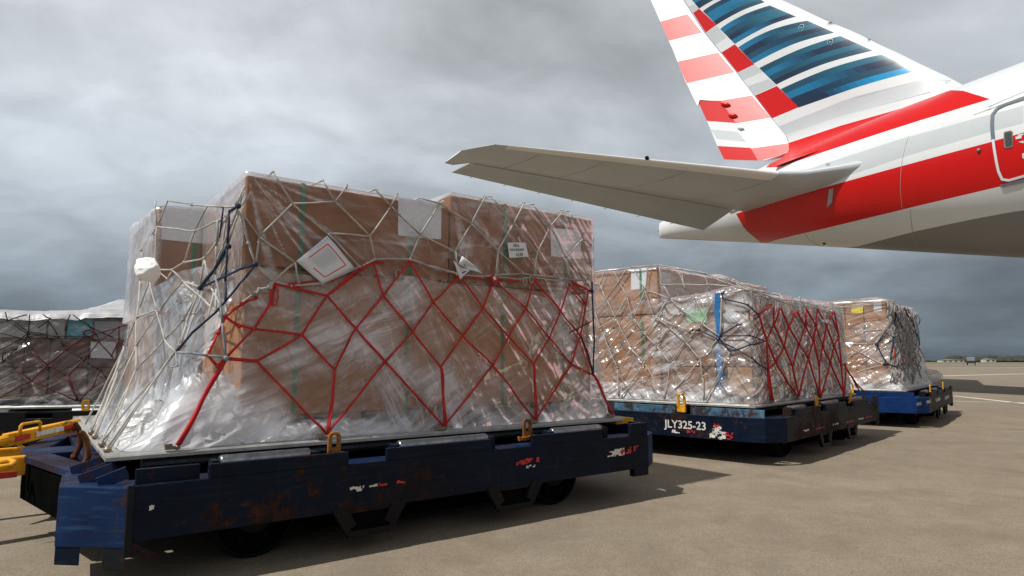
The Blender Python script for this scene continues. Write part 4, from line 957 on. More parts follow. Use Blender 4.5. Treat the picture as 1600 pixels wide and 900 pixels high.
def film(F, hull, z0, z1, label, mat, du=.02, dz=.02, amp=(.03, .012), milk=None, seed=1, top=None, cap=.0, off=0., group=None, folds=1., name='plastic_wrap', topz=None, rnd=.05, wav=.0):
    """stretch-film sheet draped round a load: closed ring of columns with crumples and folds as real geometry"""
    P = hull.poly((z0+z1)/2); per = sum(np.linalg.norm(P[i]-P[i-1]) for i in range(len(P))); n = int(per/du); rows = int((z1-z0)/dz)+1
    seg = [np.linalg.norm(P[(i+1) % len(P)]-P[i]) for i in range(len(P))]; cum = np.concatenate([[0], np.cumsum(seg)]); tt = np.linspace(0, per, n, endpoint=False)
    def ring(z):
        Q = hull.poly(z, off); Q = np.vstack([Q, Q[:1]]); x = np.interp(tt, cum, Q[:, 0]); y = np.interp(tt, cum, Q[:, 1])
        k = max(1, int(rnd/du)); 
        for _ in range(2):
            x = sum(np.roll(x, j) for j in range(-k, k+1))/(2*k+1); y = sum(np.roll(y, j) for j in range(-k, k+1))/(2*k+1)
        return x, y
    V = []; UV = []; Z = np.linspace(z0, z1, rows)
    for r_, z in enumerate(Z):
        x, y = ring(z); tx = np.roll(x, -1)-np.roll(x, 1); ty = np.roll(y, -1)-np.roll(y, 1); L_ = np.hypot(tx, ty)+1e-9
        nx, ny = ty/L_*hull.sg, -tx/L_*hull.sg
        h = (z-z0)/(z1-z0); A = amp[0]*(1-h)**1.4+amp[1]*h
        wx = fbm(tt*1.3, z*1.7+0*tt, seed, 2, seed)*1.6
        d = ridge(tt*3.2+wx*2.0+z*2.2, z*2.0+wx, seed*1.7, 3, seed, 2.2)*.75+ridge(tt*7-z*6+wx*3, z*4+wx, 3.1, 2, seed+9, 2.)*.35*folds+fbm(tt*18, z*15+0*tt, 0, 2, seed+5)*.12*folds-.15
        d = np.clip(d, -.05, 2)
        if wav: d = d+wav*fbm(tt*1.1, z*1.3+0*tt, 2, 2, seed+77)/max(A, 1e-4)
        zz = z+0*tt
        if r_ == rows-1 or topz is not None:
            pass
        if topz is not None:
            tz = topz(x, y); zz = z0+(z-z0)*(tz-z0)/(z1-z0)
        else: zz = z+(h**3)*(fbm(tt*2.2, seed, 0, 2, seed+3)-.5)*.10
        V.append(np.stack([x+nx*d*A, y+ny*d*A, zz], 1)); UV.append(np.stack([tt, zz], 1))
    if cap:
        c = V[-1].mean(0)
        for k, f in enumerate((.012, .03, .06, .12, .2, .32, .5, .72, .97)):
            R2 = V[rows-1].copy(); R2[:, :2] += (c[:2]-R2[:, :2])*f
            b_ = ridge(R2[:, 0]*4, R2[:, 1]*4, seed, 3, seed+2)*min(.03, cap*.5)*min(1, f*6)+fbm(R2[:, 0]*2, R2[:, 1]*2, seed, 2, seed)*cap*min(1, f*8)
            R2[:, 2] = V[rows-1][:, 2]+b_+.002; V.append(R2); UV.append(np.stack([R2[:, 0]+5, R2[:, 1]+3], 1))
    R_n = len(V); V = np.concatenate(V); UV = np.concatenate(UV)
    idx = np.arange(R_n*n).reshape(R_n, n); a = idx[:-1]; b_ = np.roll(idx, -1, 1)[:-1]; c_ = np.roll(idx, -1, 1)[1:]; d_ = idx[1:]
    faces = np.stack([a, b_, c_, d_], -1).reshape(-1, 4)
    me = bpy.data.meshes.new(name); base = np.array([V[:, 0].mean(), V[:, 1].mean(), z0])
    me.from_pydata((V-base).tolist(), [], faces.tolist()); me.polygons.foreach_set('use_smooth', [True]*len(me.polygons)); me.materials.append(M[mat])
    uvl = me.uv_layers.new(name='UVMap'); li = np.zeros(len(me.loops), np.int32); me.loops.foreach_get('vertex_index', li); U = UV[li].copy()
    # unwrap the seam column
    L4 = U.reshape(-1, 4, 2); jump = (L4[:, :, 0].max(1)-L4[:, :, 0].min(1)) > per/2; L4[jump, 1:3, 0] += per
    uvl.data.foreach_set('uv', L4.reshape(-1).astype(np.float32))
    at = me.attributes.new('milk', 'FLOAT', 'POINT'); mk = milk(V[:, 0], V[:, 1], V[:, 2]) if milk else np.zeros(len(V)); at.data.foreach_set('value', np.clip(mk, -.3, 1.4).astype(np.float32))
    me.update(); o = bpy.data.objects.new(name, me); S.collection.objects.link(o); o.location = F.Wd(base); o.rotation_euler = (0, 0, F.rot)
    tag(o, label, 'plastic wrap', group); return o
def fan(x, z, cx, cz, R_, amp, fr, seed, a0=-math.pi, a1=math.pi):
    """doubled-over pleats radiating from a pulled point of the film"""
    a = np.arctan2(z-cz, x-cx); d = np.hypot(x-cx, z-cz)
    w = np.clip((a-a0)/.25, 0, 1)*np.clip((a1-a)/.25, 0, 1)*np.exp(-(d/R_)**2)*np.clip(d/.05, 0, 1)
    return amp*w*np.clip(ridge(a*fr+.25*fbm(x*2, z*2, 0, 2, seed), d*.8, 0, 2, seed, 5.)*1.6-.35, 0, 1)
def rope(mb, a, b, r, sag=0., n=5, wob=.004, n_side=7):
    a = np.array(a, float); b = np.array(b, float); L_ = np.linalg.norm(b-a); n = max(2, int(L_/.05)); k = RNG.random()*50; pts = []
    for i in range(n+1):
        t = i/n; p = a+(b-a)*t; p = p+np.array([0, 0, -sag*4*t*(1-t)*L_])
        if 0 < i < n: p = p+(np.array([vnoise(k+t*L_*7, 1.), vnoise(k+t*L_*7, 5.), vnoise(k+t*L_*7, 9.)]).ravel()-.5)*2*wob
        pts.append(p)
    R_ = [r*(.85+.3*float(vnoise(k+i*.9, 3.))) for i in range(n+1)]
    mb.tube(pts, R_, n_side)
class Net:
    def __init__(s, hull, off, r, wob=.004): s.h = hull; s.off = off; s.r = r; s.wob = wob; s.mb = MB(); s.kn = s.mb; s.c = {}
    def P(s, q, off=None):
        if len(q) == 3: return np.array(q, float)                                # already local
        k = (q[0], q[1], off)
        if k not in s.c: s.c[k] = s.h.hit(q[0], q[1], s.off if off is None else off)
        return s.c[k]
    def line(s, *qs, r=None, dbl=False, knots=True):
        r = r or s.r
        for a, b_ in zip(qs[:-1], qs[1:]):
            A, B = s.P(a), s.P(b_); rope(s.mb, A, B, r, wob=s.wob)
            if dbl: rope(s.mb, A+np.array([.0, -.004, .006]), B+np.array([.012, -.002, -.004]), r*.8, wob=s.wob*2)
        if knots:
            for q in qs[1:-1]: s.knot(q)
    def knot(s, q, k=1.7):
        p = s.P(q); s.kn.ball(p, s.r*k, 5, (1.2, 1., 1.15))
    def build(s, name, mat, label, cat, extra=None):
        e = empty(name, s.h.F, (1.5, .5, .5)); B = (1.5, .5, .5); tag(e, label, cat)
        s.mb.build('netting', mat, e, B, smooth=True)
        s.e = e; s.B = B; return e
# ---------------------------------------------------------------- LOAD 1 (nearest, tall)
def load1():
    F = F1
    zl, zr = 1.885, 1.975; zs_ = F1.V(703, 441, .15)[2]
    paperA = pq(F, .1465, (622, 310), (622, 368), (689, 374), (690, 315)); paperB = pq(F, .1465, (860, 356), (861, 400), (908, 405), (907, 360)); paperC = pq(F, 1.1265, (253, 321), (252, 374), (340, 383), (352, 326))
    us = [F.V(x, y, .15)[0] for x, y in ((470, 400), (641, 400), (789, 400), (882, 400))]
    um = F.V(703, 305, .15)[0]; ur = F.V(925, 380, .15)[0]; ul = F.V(385, 300, .15)[0]
    g = 'cartons of the nearest load'
    carton(F, (ul, .15, zs_+.004), (um-.004, 1.07, zl), M['card_d'], 'brown upper carton at the near left, red-bordered sheet netted over its face', straps=us[:1]+[us[1]], papers=[(paperA, 'paper', 'paper_label')], group=g)
    carton(F, (um+.004, .15, zs_+.004), (ur, 1.07, zr), M['card_d'], 'slightly taller brown upper carton with the handwritten label on its face', straps=us[2:], papers=[(paperB, 'paper', 'paper_label')], group=g)
    carton(F, (ul+.02, .175, .64), (ur-.01, 1.07, zs_), M['card'], 'wide brown lower carton behind the red net and cloudy plastic of the nearest load', straps=us, group=g)
    u3 = F.V(303, 400, 1.13)[0]
    carton(F, (.29, 1.13, 1.27), (1.6, 2.3, 1.875), M['card3'], 'brown upper carton with wide white sheet at the far left of the nearest load', straps=[u3], papers=[(paperC, 'paper', 'paper_label')], group=g)
    carton(F, (.30, 1.13, .64), (1.6, 2.3, 1.265), M['card'], 'brown lower carton at the far left corner behind sunlit plastic', straps=[u3], group=g)
    carton(F, (1.62, 1.13, .64), (2.98, 2.3, 1.28), M['card'], 'brown lower carton hidden at the back of the nearest load', straps=[2.2], group=g)
    carton(F, (1.62, 1.13, 1.285), (2.98, 2.3, 1.90), M['card'], 'brown upper carton hidden at the back of the nearest load', straps=[2.2], group=g)
    wood_pallet(F, (ul+.05, .2, .528), (um-.04, 1.06, .638), 'wooden pallet under the left lower carton of the nearest load')
    wood_pallet(F, (um+.04, .2, .528), (ur-.05, 1.06, .638), 'wooden pallet under the right lower carton of the nearest load')
    wood_pallet(F, (.34, 1.16, .528), (1.56, 2.27, .638), 'wooden pallet under the far left carton of the nearest load')
    wood_pallet(F, (1.66, 1.16, .528), (2.94, 2.27, .638), 'wooden pallet under the hidden back cartons of the nearest load')
    hull = Hull(F, [(3.14,2.40),(3.12,.045),(.09,.05),(.06,1.1),(.13,2.30)], [(ur+.03,2.33),(ur+.03,.125),(ul-.03,.125),(.262,1.08),(.30,2.33)], .53, 1.30, .85)
    def stroke(px, w, amp):
        L_ = [hull.hit(*p) for p in px]; return (L_, w, amp)
    # doubled layers of film on the long face
    ST = [stroke([(640, 432), (600, 500), (520, 545), (455, 570), (430, 640)], .09, .55), stroke([(480, 520), (560, 530), (640, 580), (700, 625), (760, 650)], .10, .6), stroke([(380, 600), (420, 560), (520, 520)], .05, .35),
          stroke([(520, 650), (580, 600), (700, 590)], .07, .4), stroke([(885, 430), (880, 520), (905, 600), (950, 640)], .08, .55), stroke([(640, 480), (690, 540), (690, 600)], .05, .3), stroke([(730, 540), (780, 600), (820, 640)], .06, .22),
          stroke([(345, 600), (335, 660)], .09, .35), stroke([(400, 470), (380, 560), (350, 640)], .05, .3), stroke([(205, 520), (200, 600), (190, 690)], .07, .5), stroke([(270, 600), (240, 650)], .08, .3),
          stroke([(210, 660), (280, 672), (340, 650), (400, 668)], .16, .9), stroke([(285, 455), (240, 440)], .08, .7), stroke([(500, 690), (700, 668), (950, 648)], .05, .3)]
    PT = []
    for k_, (q, R_, a_) in enumerate((((640, 436), .55, .8), ((560, 520), .6, .9), ((885, 450), .5, .8), ((700, 600), .5, .7), ((470, 600), .45, .7), ((770, 500), .45, .6), ((560, 430), .4, .5), ((930, 560), .4, .8), ((420, 500), .4, .5))):
        h_ = hull.hit(*q); PT.append((h_[0], h_[2], R_, a_, 60+k_))
    def milk(x, y, z):
        m = .72*np.exp(-np.maximum(z-.53, 0)/.075)+.035
        fr_ = np.where(y < .3, 1., 0)
        for cx_, cz_, R_, a_, k_ in PT: m = m+fr_*fan(x, z, cx_, cz_, R_, a_*.42, 5., k_)
        m = m+.55*np.where((x < .45)&(y < 1.0), 1, 0)*np.exp(-np.maximum(z-.53, 0)/.22)
        for L_, w, a in ST:
            best = np.full(x.shape, 9.)
            for p, q in zip(L_[:-1], L_[1:]):
                d = q-p; t = np.clip(((x-p[0])*d[0]+(y-p[1])*d[1]+(z-p[2])*d[2])/(d@d), 0, 1)
                best = np.minimum(best, np.sqrt((x-p[0]-t*d[0])**2+(y-p[1]-t*d[1])**2+(z-p[2]-t*d[2])**2))
            m = m+a*.72*np.exp(-(best/w)**2)
        left = (x < .5)&(y > .12); m = m+np.where((x < .53)&(y > .10)&(z > .66), -.24*np.clip((z-.66)/.2, 0, 1), 0)
        return m
    hullF = Hull(F, hull.b, hull.t, .53, 1.30, .6)
    film(F, hullF, .525, 1.40, 'cloudy loose plastic sheeting flaring to the pallet edge around the foot of the nearest load', 'film_low', .0125, .0125, (.050, .012), milk, 3, group='plastic sheets of the nearest load', off=-.006, name='plastic_sheet')
    hA = Hull(F, [(ur+.012,1.09),(ur+.012,.135),(ul-.012,.135),(ul-.012,1.09)], [(ur+.012,1.09),(ur+.012,.135),(ul-.012,.135),(ul-.012,1.09)], 1, 2)
    def mA(x, y, z): return np.where(y < .3, 1, 0)*(fan(x, z, ul, zl, .75, .75, 7, 3, -1.6, .1)+fan(x, z, um, zr, .6, .6, 6, 4, -1.7, .1)+fan(x, z, um+.05, 1.25, .7, .5, 6, 5, .1, 3.)+fan(x, z, 3.0, 1.7, .6, .5, 7, 6)+.6*np.clip(ridge(x*.9+3, z*9+1.5*fbm(x*2, z*2, 0, 2, 8), 0, 2, 8, 6.)*1.5-.5, 0, 1))+.02+.5*np.exp(-((x-2.72)/.07)**2-((z-1.47)/.2)**2)+.25*np.exp(-((z-1.9)/.02)**2)+np.where(y < .3, .0, .15)
    film(F, hA, 1.22, 1.93, 'clear tight plastic wrapped around the tall brown near cartons', 'film', .0105, .0105, (.012, .010), mA, 5, cap=.012, group='plastic sheets of the nearest load', topz=lambda x, y: np.interp(x, [um-.12, um+.01], [zl+.012, zr+.012]), rnd=.02, folds=.6)
    hB = Hull(F, [(3.0,2.33),(3.0,1.11),(.265,1.11),(.265,2.33)], [(3.0,2.33),(3.0,1.11),(.265,1.11),(.265,2.33)], 1, 2)
    def mB(x, y, z): return .05+np.where(x < .3, .4, 0)+.3*np.exp(-((z-1.9)/.03)**2)
    film(F, hB, 1.2, 1.89, 'clear plastic wrapped around the far left cartons of the nearest load', 'film', .022, .02, (.035, .02), mB, 8, cap=.06, group='plastic sheets of the nearest load', rnd=.03)
    # crumpled heap of film lying on the pallet at the sunlit corner
    def heap(cx, cy, lx, ly, h, seed, label, z0=.522, mat='film_bright', nm='plastic_bundle', sharp=1.):
        n = 64; me = MB(); X, Y = np.meshgrid(np.linspace(-1, 1, n), np.linspace(-1, 1, n), indexing='ij'); R = np.sqrt(X**2+Y**2); e = np.clip(1-R**2, 0, 1)**.6
        hz = h*e*(.35+.55*fbm(X*2+seed, Y*2, 0, 3, seed)+.75*(ridge(X*3.2+2*fbm(X*2, Y*2, 1, 2, seed), Y*3.2, 0, 3, seed+1, 2.4))**1.3)
        idx = np.arange(n*n).reshape(n, n); ok = R < 1.02; vs = [(cx+X[i, j]*lx, cy+Y[i, j]*ly, z0+hz[i, j]) for i in range(n) for j in range(n)]
        fs = [(idx[i, j], idx[i+1, j], idx[i+1, j+1], idx[i, j+1]) for i in range(n-1) for j in range(n-1) if ok[i, j] and ok[i+1, j+1] and ok[i+1, j] and ok[i, j+1]]
        me.add(vs, fs); o = me.build(nm, M[mat], None, (cx, cy, z0), smooth=True, frame=F)
        bm = bmesh.new(); bm.from_mesh(o.data); bmesh.ops.delete(bm, geom=[v for v in bm.verts if not v.link_faces], context='VERTS'); bm.to_mesh(o.data); bm.free()
        d = o.data; uv = d.uv_layers.new(name='UVMap')
        for l in d.loops: c = d.vertices[l.vertex_index].co; uv.data[l.index].uv = (c.x*1.4+c.z, c.y*1.4+c.z)
        a = d.attributes.new('milk', 'FLOAT', 'POINT'); a.data.foreach_set('value', [.35]*len(d.vertices)); tag(o, label, 'plastic film', 'loose film heaps'); return o
    heap(.46, .30, .40, .26, .26, 2, 'bright crumpled heap of film on the near left corner of the pallet')
    heap(.29, .85, .2, .55, .24, 6, 'crumpled film lying along the left end of the near pallet')
    heap(.95, .12, .55, .07, .08, 11, 'low roll of cloudy film along the near pallet edge beneath the red net')
    # white knot of film hanging at the left end
    b = F.U(231, 421, .2); mb = MB(); mb.ball((0, 0, 0), 1, 30, (1, 1, 1)); V = np.array(mb.v); r = 1+.30*(ridge(V[:, 0]*.9+3, V[:, 1]*.9, V[:, 2]*.9, 2, 4, 1.5)-.5)+.22*(fbm(V[:, 0]*2.5, V[:, 1]*2.5, V[:, 2]*2.5, 3, 4)-.5)
    V = V*r[:, None]*np.array([.06, .12, .062]); V[:, 2] += .02*np.sin(V[:, 1]*20); mb.v = [tuple(v+b) for v in V]
    kn = plain('bunched_film', (.78, .77, .75), .5, vary=.05, bmp=.4); tag(mb.build('film_knot', kn, None, tuple(b), smooth=True, frame=F), 'white balled-up knot of plastic hanging off the far left corner', 'plastic film')
    c = F.U(222, 370, .22)
    for k, (x, y, sz) in enumerate(((222, 345, .05), (218, 372, .06), (221, 395, .05), (228, 330, .035))):
        pass
    # crumpled pouch of film between the two stacks on the left face
    b3 = hull.hit(290, 465, -.05); mb = MB(); mb.ball((0, 0, 0), 1, 22); V = np.array(mb.v); r = 1+.55*(ridge(V[:, 0]*1.7+5, V[:, 1]*1.7, V[:, 2]*1.7, 3, 24)-.5); V = V*r[:, None]*np.array([.05, .20, .085]); mb.v = [tuple(v+b3) for v in V]
    o = mb.build('film_pouch', M['film_thick'], None, tuple(b3), smooth=True, frame=F); tag(o, 'white sagging pouch of plastic between the two carton stacks at the left end', 'plastic film'); d = o.data; uv = d.uv_layers.new(name='UVMap')
    for l in d.loops: q = d.vertices[l.vertex_index].co; uv.data[l.index].uv = (q.x+q.y*2, q.z*2)
    # lime paint marks on the top edges
    for x, y, w in ((275, 317, .06), (415, 277, .07)):
        v = 1.12 if x < 300 else .14; p = F.V(x, y, v)
        MB().add([(p[0]-w, v-.012, p[2]-.015), (p[0]+w, v-.012, p[2]-.012), (p[0]+w, v-.005, p[2]+.012), (p[0]-w, v-.005, p[2]+.012)], [(0,1,2,3)])
    # ---- white net
    r = .0052; up = Hull(F, hull.b, hull.t, .53, 1.30, .85)
    N = Net(hull, .022, r)
    l = N.line
    tz = lambda x, y: tuple(F.V(x, y, .10))
    def over(x, y, top, dv=.5, du=.1):       # strand running over the top edge and away across the top
        p = F.V(x, y, .105); z = (zr if p[0] > um else zl)+.03; a = (p[0], .11, z); b_ = (p[0]+du, .11+dv, z+.01); return (p[0], .105, z-.01), a, b_
    def top(x, y, s=1): a, b_, c = over(x, y, 0, .8, .30 if s > 0 else (-.1 if x > 450 else .05)); l(a, b_, c, knots=False); return a
    l(top(427, 278, -1), (457, 318)); l((457, 318), (524, 315)); l((457, 318), (405, 370)); l((457, 318), (512, 365)); l((524, 315), top(505, 288, -1)); l((524, 315), top(542, 296)); l((524, 315), (578, 369)); l((512, 365), (578, 369))
    l((578, 369), (611, 322)); l((611, 322), top(588, 300, -1)); l((611, 322), top(621, 306)); l((611, 322), (657, 367)); l((687, 318), (657, 367)); l((657, 367), (641, 405)); l((578, 369), (586, 405)); l((405, 370), (399, 413)); l((405, 370), (374, 327))
    l((405, 370), (461, 410)); l((399, 413), (374, 330)); l((399, 413), (428, 440), dbl=True); l((461, 410), (428, 440)); l((461, 410), (468, 445)); l((512, 365), (562, 417)); l((687, 318), top(693, 308)); l((687, 318), (737, 350)); l((687, 318), top(660, 311, -1))
    l((737, 350), top(759, 310)); l((737, 350), (711, 394)); l((737, 350), (778, 391)); l((657, 367), (711, 394)); l((711, 394), (714, 428), dbl=True); l((711, 394), (753, 423)); l((803, 349), top(768, 312, -1)); l((803, 349), top(819, 321)); l((803, 349), (778, 391)); l((803, 349), (839, 395))
    l((778, 391), (775, 430), dbl=True); l((778, 391), (817, 427)); l((860, 354), top(834, 324, -1)); l((860, 354), top(880, 333)); l((860, 354), (839, 395)); l((860, 354), (885, 403)); l((839, 395), (835, 430), dbl=True); l((839, 395), (874, 433)); l((911, 373), top(891, 335, -1)); l((911, 373), (885, 403)); l((911, 373), (925, 384)); l((911, 373), (924, 412))
    l((885, 403), (890, 437), dbl=True); l((885, 403), (921, 436))
    # lower border rope and its lashings
    l((428, 440), (455, 447), (503, 443), (562, 417), (586, 405), (641, 405), (700, 424), (714, 428), (753, 432), (775, 430), (817, 427), (835, 430), (874, 433), (890, 437), (921, 436), r=.0058); l((460, 446), (505, 441), (560, 420), r=.005)
    l((641, 406), (690, 424), r=.004); l((778, 433), (812, 437), (833, 432), r=.004); l((838, 434), (880, 440), r=.004)
    # loops below the border
    for x, y in ((622, 428), (693, 445), (820, 440), (889, 445), (830, 436)):
        p = N.P((x, y)); mb = N.mb; mb.tube([p+np.array([.016*math.cos(t), -.004, .028*math.sin(t)]) for t in np.linspace(-math.pi/2, 1.5*math.pi, 14)], .003, 6)
    l((428, 440), (423, 449), (405, 452), (398, 462), r=.007); l((424, 440), (415, 455), (398, 458), (370, 480), (352, 494), r=.006)
    # left end
    for seq in (((243, 313), (245, 354)), ((262, 313), (245, 354)), ((245, 354), (304, 361), (344, 344), (372, 322)), ((324, 322), (304, 361)), ((262, 313), (300, 320), (347, 323), (372, 322)), ((245, 354), (221, 391), (219, 440)), ((245, 354), (242, 420)), ((304, 361), (288, 410), (269, 422)), ((288, 410), (319, 404), (340, 375), (352, 340)),
                ((242, 420), (269, 422), (286, 440), (313, 450)), ((242, 420), (234, 440), (219, 480)), ((234, 440), (245, 487), (257, 530), (274, 550)), ((242, 420), (262, 436), (269, 424)), ((286, 440), (252, 482)), ((319, 404), (313, 448), (286, 500), (257, 530)), ((319, 404), (330, 450), (345, 480)),
                ((313, 450), (297, 490), (282, 540), (274, 550)), ((318, 452), (303, 490), (288, 540), (274, 552)), ((286, 440), (320, 470), (345, 494)), ((374, 330), (350, 400), (338, 450), (337, 486)), ((219, 440), (215, 495), (194, 543), (183, 580)), ((252, 482), (215, 495)), ((252, 482), (213, 540), (184, 582)),
                ((310, 456), (274, 550)), ((213, 500), (212, 579)), ((212, 579), (257, 530)), ((360, 395), (335, 455), (325, 500)), ((378, 300), (352, 345), (347, 400)), ((381, 300), (362, 350), (330, 430)), ((383, 290), (370, 322)), ((375, 327), (388, 380), (399, 413)), ((392, 300), (374, 325))):
        l(*seq, r=.0048)
    # strands to the pallet's left edge (sun side)
    ed = lambda v: (.012, v, .545)
    for a, v, d in (((274, 550), .10, True), ((212, 579), .34, True), ((274, 550), .36, False), ((184, 582), .75, True), ((194, 543), .95, True), ((183, 580), 1.0, False), ((213, 540), .7, False), ((194, 543), 1.4, False)):
        A = N.P(a); l(tuple(A), ed(v), r=.0050, dbl=d)
    e = N.build('cargo_net', M['rope_white'], 'off-white rope net over the top and left end of the nearest load', 'cargo net')
    # pallet edge fittings of this net
    for v in (.10, .35, .75, .97):
        MB().ball((.014, v, .535), .016, 5).box((.0, v-.02, .5275), (.03, v+.02, .536)).build('tie_down_fitting', M['metal'], e, N.B)
    # ---- red net
    G = Net(hull, .020, .0062); l = G.line
    tops = [((428, 442), (511, 462)), ((511, 462), (562, 419)), ((511, 462), (583, 409)), ((583, 408), (599, 462)), ((640, 408), (599, 462)), ((640, 408), (677, 472)), ((718, 433), (677, 472)), ((718, 433), (755, 481)), ((773, 438), (755, 481)), ((773, 438), (822, 482)), ((835, 437), (822, 482)), ((835, 437), (876, 486)), ((890, 445), (876, 486)), ((892, 447), (915, 475)), ((919, 455), (915, 475)),
            ((472, 523), (511, 462)), ((472, 523), (401, 564)), ((472, 523), (523, 577)), ((556, 513), (511, 462)), ((556, 513), (599, 462)), ((645, 519), (599, 462)), ((645, 519), (677, 472)), ((723, 525), (677, 472)), ((723, 525), (755, 481)), ((795, 526), (755, 481)), ((795, 526), (822, 482)), ((859, 528), (822, 482)), ((859, 528), (876, 486)), ((907, 525), (876, 486)), ((907, 525), (915, 475)),
            ((523, 577), (556, 513)), ((602, 565), (556, 513)), ((602, 565), (645, 519)), ((689, 573), (645, 519)), ((689, 573), (723, 525)), ((770, 571), (723, 525)), ((770, 571), (795, 526)), ((834, 568), (795, 526)), ((834, 568), (859, 528)), ((893, 569), (859, 528)), ((893, 569), (907, 525)), ((927, 586), (893, 569)), ((926, 584), (907, 525)),
            ((472, 523), (397, 514)), ((397, 514), (374, 509), (352, 495)), ((397, 514), (425, 470), (430, 447)), ((397, 514), (352, 560)), ((352, 495), (341, 520), (325, 555), (340, 572), (352, 560)), ((352, 495), (378, 475), (400, 465))]
    for q in tops: l(*q)
    l((352, 560), (401, 564), r=.0085); l((428, 442), (470, 449), r=.006); l((440, 446), (520, 437), (562, 417), r=.0055); l((562, 417), (583, 408), (600, 410), r=.006); l((643, 408), (672, 414), r=.006); l((718, 433), (760, 437), r=.005); l((775, 437), (812, 439), r=.006); l((892, 440), (922, 455), r=.009); l((718, 433), (714, 430), r=.008)
    for x, y in ((428, 462),):
        p = G.P((x, y)); G.mb.tube([p+np.array([.02*math.cos(t), -.006, .05*math.sin(t)]) for t in np.linspace(-math.pi/2, 1.5*math.pi, 16)], .0042, 6)
    for q in set(p for t in tops for p in t): G.knot(q, 1.55)
    def edge(px): p = F.V(px[0], px[1], .012); return (p[0], .012, .545)
    an = {'a': edge((277, 698)), 'b': edge((511, 682)), 'c': edge((694, 670)), 'd': edge((837, 660)), 'e': edge((958, 651))}
    l((352, 560), an['a'], r=.010, knots=False); rope(G.mb, G.P((352, 560))+[.008, 0, 0], np.array(an['a'])+[.01, 0, 0], .006)
    for a, k, d in (((523, 577), 'b', 1), ((401, 564), 'b', 0), ((602, 565), 'b', 0), ((602, 565), 'c', 0), ((689, 573), 'c', 1), ((770, 571), 'c', 0), ((770, 571), 'd', 0), ((834, 568), 'd', 1), ((893, 569), 'd', 0), ((927, 586), 'e', 1)):
        l(a, an[k], knots=False, dbl=bool(d), r=.0068)
    e = G.build('cargo_net', M['rope_red'], 'bright red diamond rope net hooked along the long face of the nearest load', 'cargo net')
    for k, q in an.items():
        MB().ball((q[0], .014, .535), .013, 5).box((q[0]-.05, .004, .5275), (q[0]+.012, .03, .541)).box((q[0]-.052, .008, .5415), (q[0]-.02, .026, .552)).build('tie_down_fitting', M['metal'], e, G.B)
    for x, y in ((769, 436),):
        p = G.P((x, y)); MB().bar(p+[-.02, -.012, .02], p+[.024, -.012, -.026], .016, .04).build('tension_buckle', M['rope_red'], e, G.B)
        MB().bar(p+[-.004, -.022, .012], p+[.008, -.022, -.006], .01, .018).build('buckle_plate', M['paper'], e, G.B)
    # ---- navy and grey ropes
    B_ = Net(hull, .034, .0062); l = lambda *q, **k: B_.line(*q, knots=False, **k)
    l((372, 322), (358, 330), (355, 385), (352, 440), (352, 470)); l((355, 385), (336, 420), (313, 450), r=.009); l((313, 450), (352, 432), (376, 420), (399, 413), r=.006); l((399, 413), (385, 432), (368, 452), (337, 488), (300, 520), (276, 549), r=.006); l((349, 323), (343, 372), r=.004)
    l((925, 440), (928, 520), (927, 585), r=.006); l((908, 526), (918, 550), (927, 585), r=.005); l((890, 520), (924, 502), r=.004)
    for q in ((372, 322), (357, 385), (399, 413), (313, 450), (925, 455)): B_.knot(q, 2.1)
    B_.build('tie_rope', M['rope_navy'], 'navy blue rope knotted over the left front corner of the nearest load', 'rope')
    B2 = Net(hull, .030, .0058); l = lambda *q, **k: B2.line(*q, knots=False, **k)
    l((340, 345), (338, 385), (336, 430), (345, 480), (347, 504), (353, 560)); l((353, 560), (325, 556), (300, 552), (275, 550)); l((275, 550), (278, 572), (266, 574), r=.004)
    B2.knot((353, 560), 2.2)
    B2.build('tie_rope', M['rope_grey'], 'pale blue-grey rope from the top corner down to the thick red strand', 'rope')
    # ---- papers caught in the net
    def sheet(px, label, off, name='paper_sheet', mat='paper', bend=.012, marks=None):
        Q = [hull.hit(*p, off) for p in px]; n = 8; mb = MB(); vs = []
        def S_(s, t): return (Q[0]*(1-s)*(1-t)+Q[1]*s*(1-t)+Q[2]*s*t+Q[3]*(1-s)*t)+np.array([0, -bend*math.sin(math.pi*s)*math.sin(math.pi*t)-.004*math.sin(5*s+3*t), 0])
        for i in range(n+1):
            for j in range(n+1): vs.append(S_(i/n, j/n))
        mb.add(vs, [(i*(n+1)+j, (i+1)*(n+1)+j, (i+1)*(n+1)+j+1, i*(n+1)+j+1) for i in range(n) for j in range(n)])
        o = mb.build(name, M[mat], None, tuple(Q[0]), smooth=True, frame=F); sd = o.modifiers.new('solid', 'SOLIDIFY'); sd.thickness = .0015; sd.offset = 0; tag(o, label, 'paper')
        def strip(s0, t0, s1, t1, w, mt, nm):
            mb = MB(); k = 8; vs = []
            d = np.array([s1-s0, t1-t0]); d = d/np.linalg.norm(d); m_ = np.array([-d[1], d[0]])*w/2
            for i in range(k+1):
                s = s0+(s1-s0)*i/k; t = t0+(t1-t0)*i/k
                for sg in (-1, 1): vs.append(S_(s+m_[0]*sg, t+m_[1]*sg)+np.array([0, -.0022, 0]))
            mb.add(vs, [(2*i, 2*i+1, 2*i+3, 2*i+2) for i in range(k)]); mb.build(nm, M[mt], o, tuple(Q[0]))
        if marks: marks(strip)
        return o
    def doc(st):
        for a in ((.16, .14, .84, .14), (.84, .14, .86, .82), (.86, .82, .45, .84), (.16, .14, .15, .74)): st(*a, .028, 'redink', 'red_border')
        for i in range(11): st(.22, .22+i*.05, .22+.52*(.6+.4*random.random()), .22+i*.05, .014, 'greyink', 'print_line')
        for i in range(5): st(.04, .06+i*.08, .10, .06+i*.08, .02, 'greyink', 'print_line')
    sheet([(511, 368), (554, 418), (503, 443), (463, 408)], 'crumpled white sheet with red border caught diagonally under the white net', .028, marks=doc)
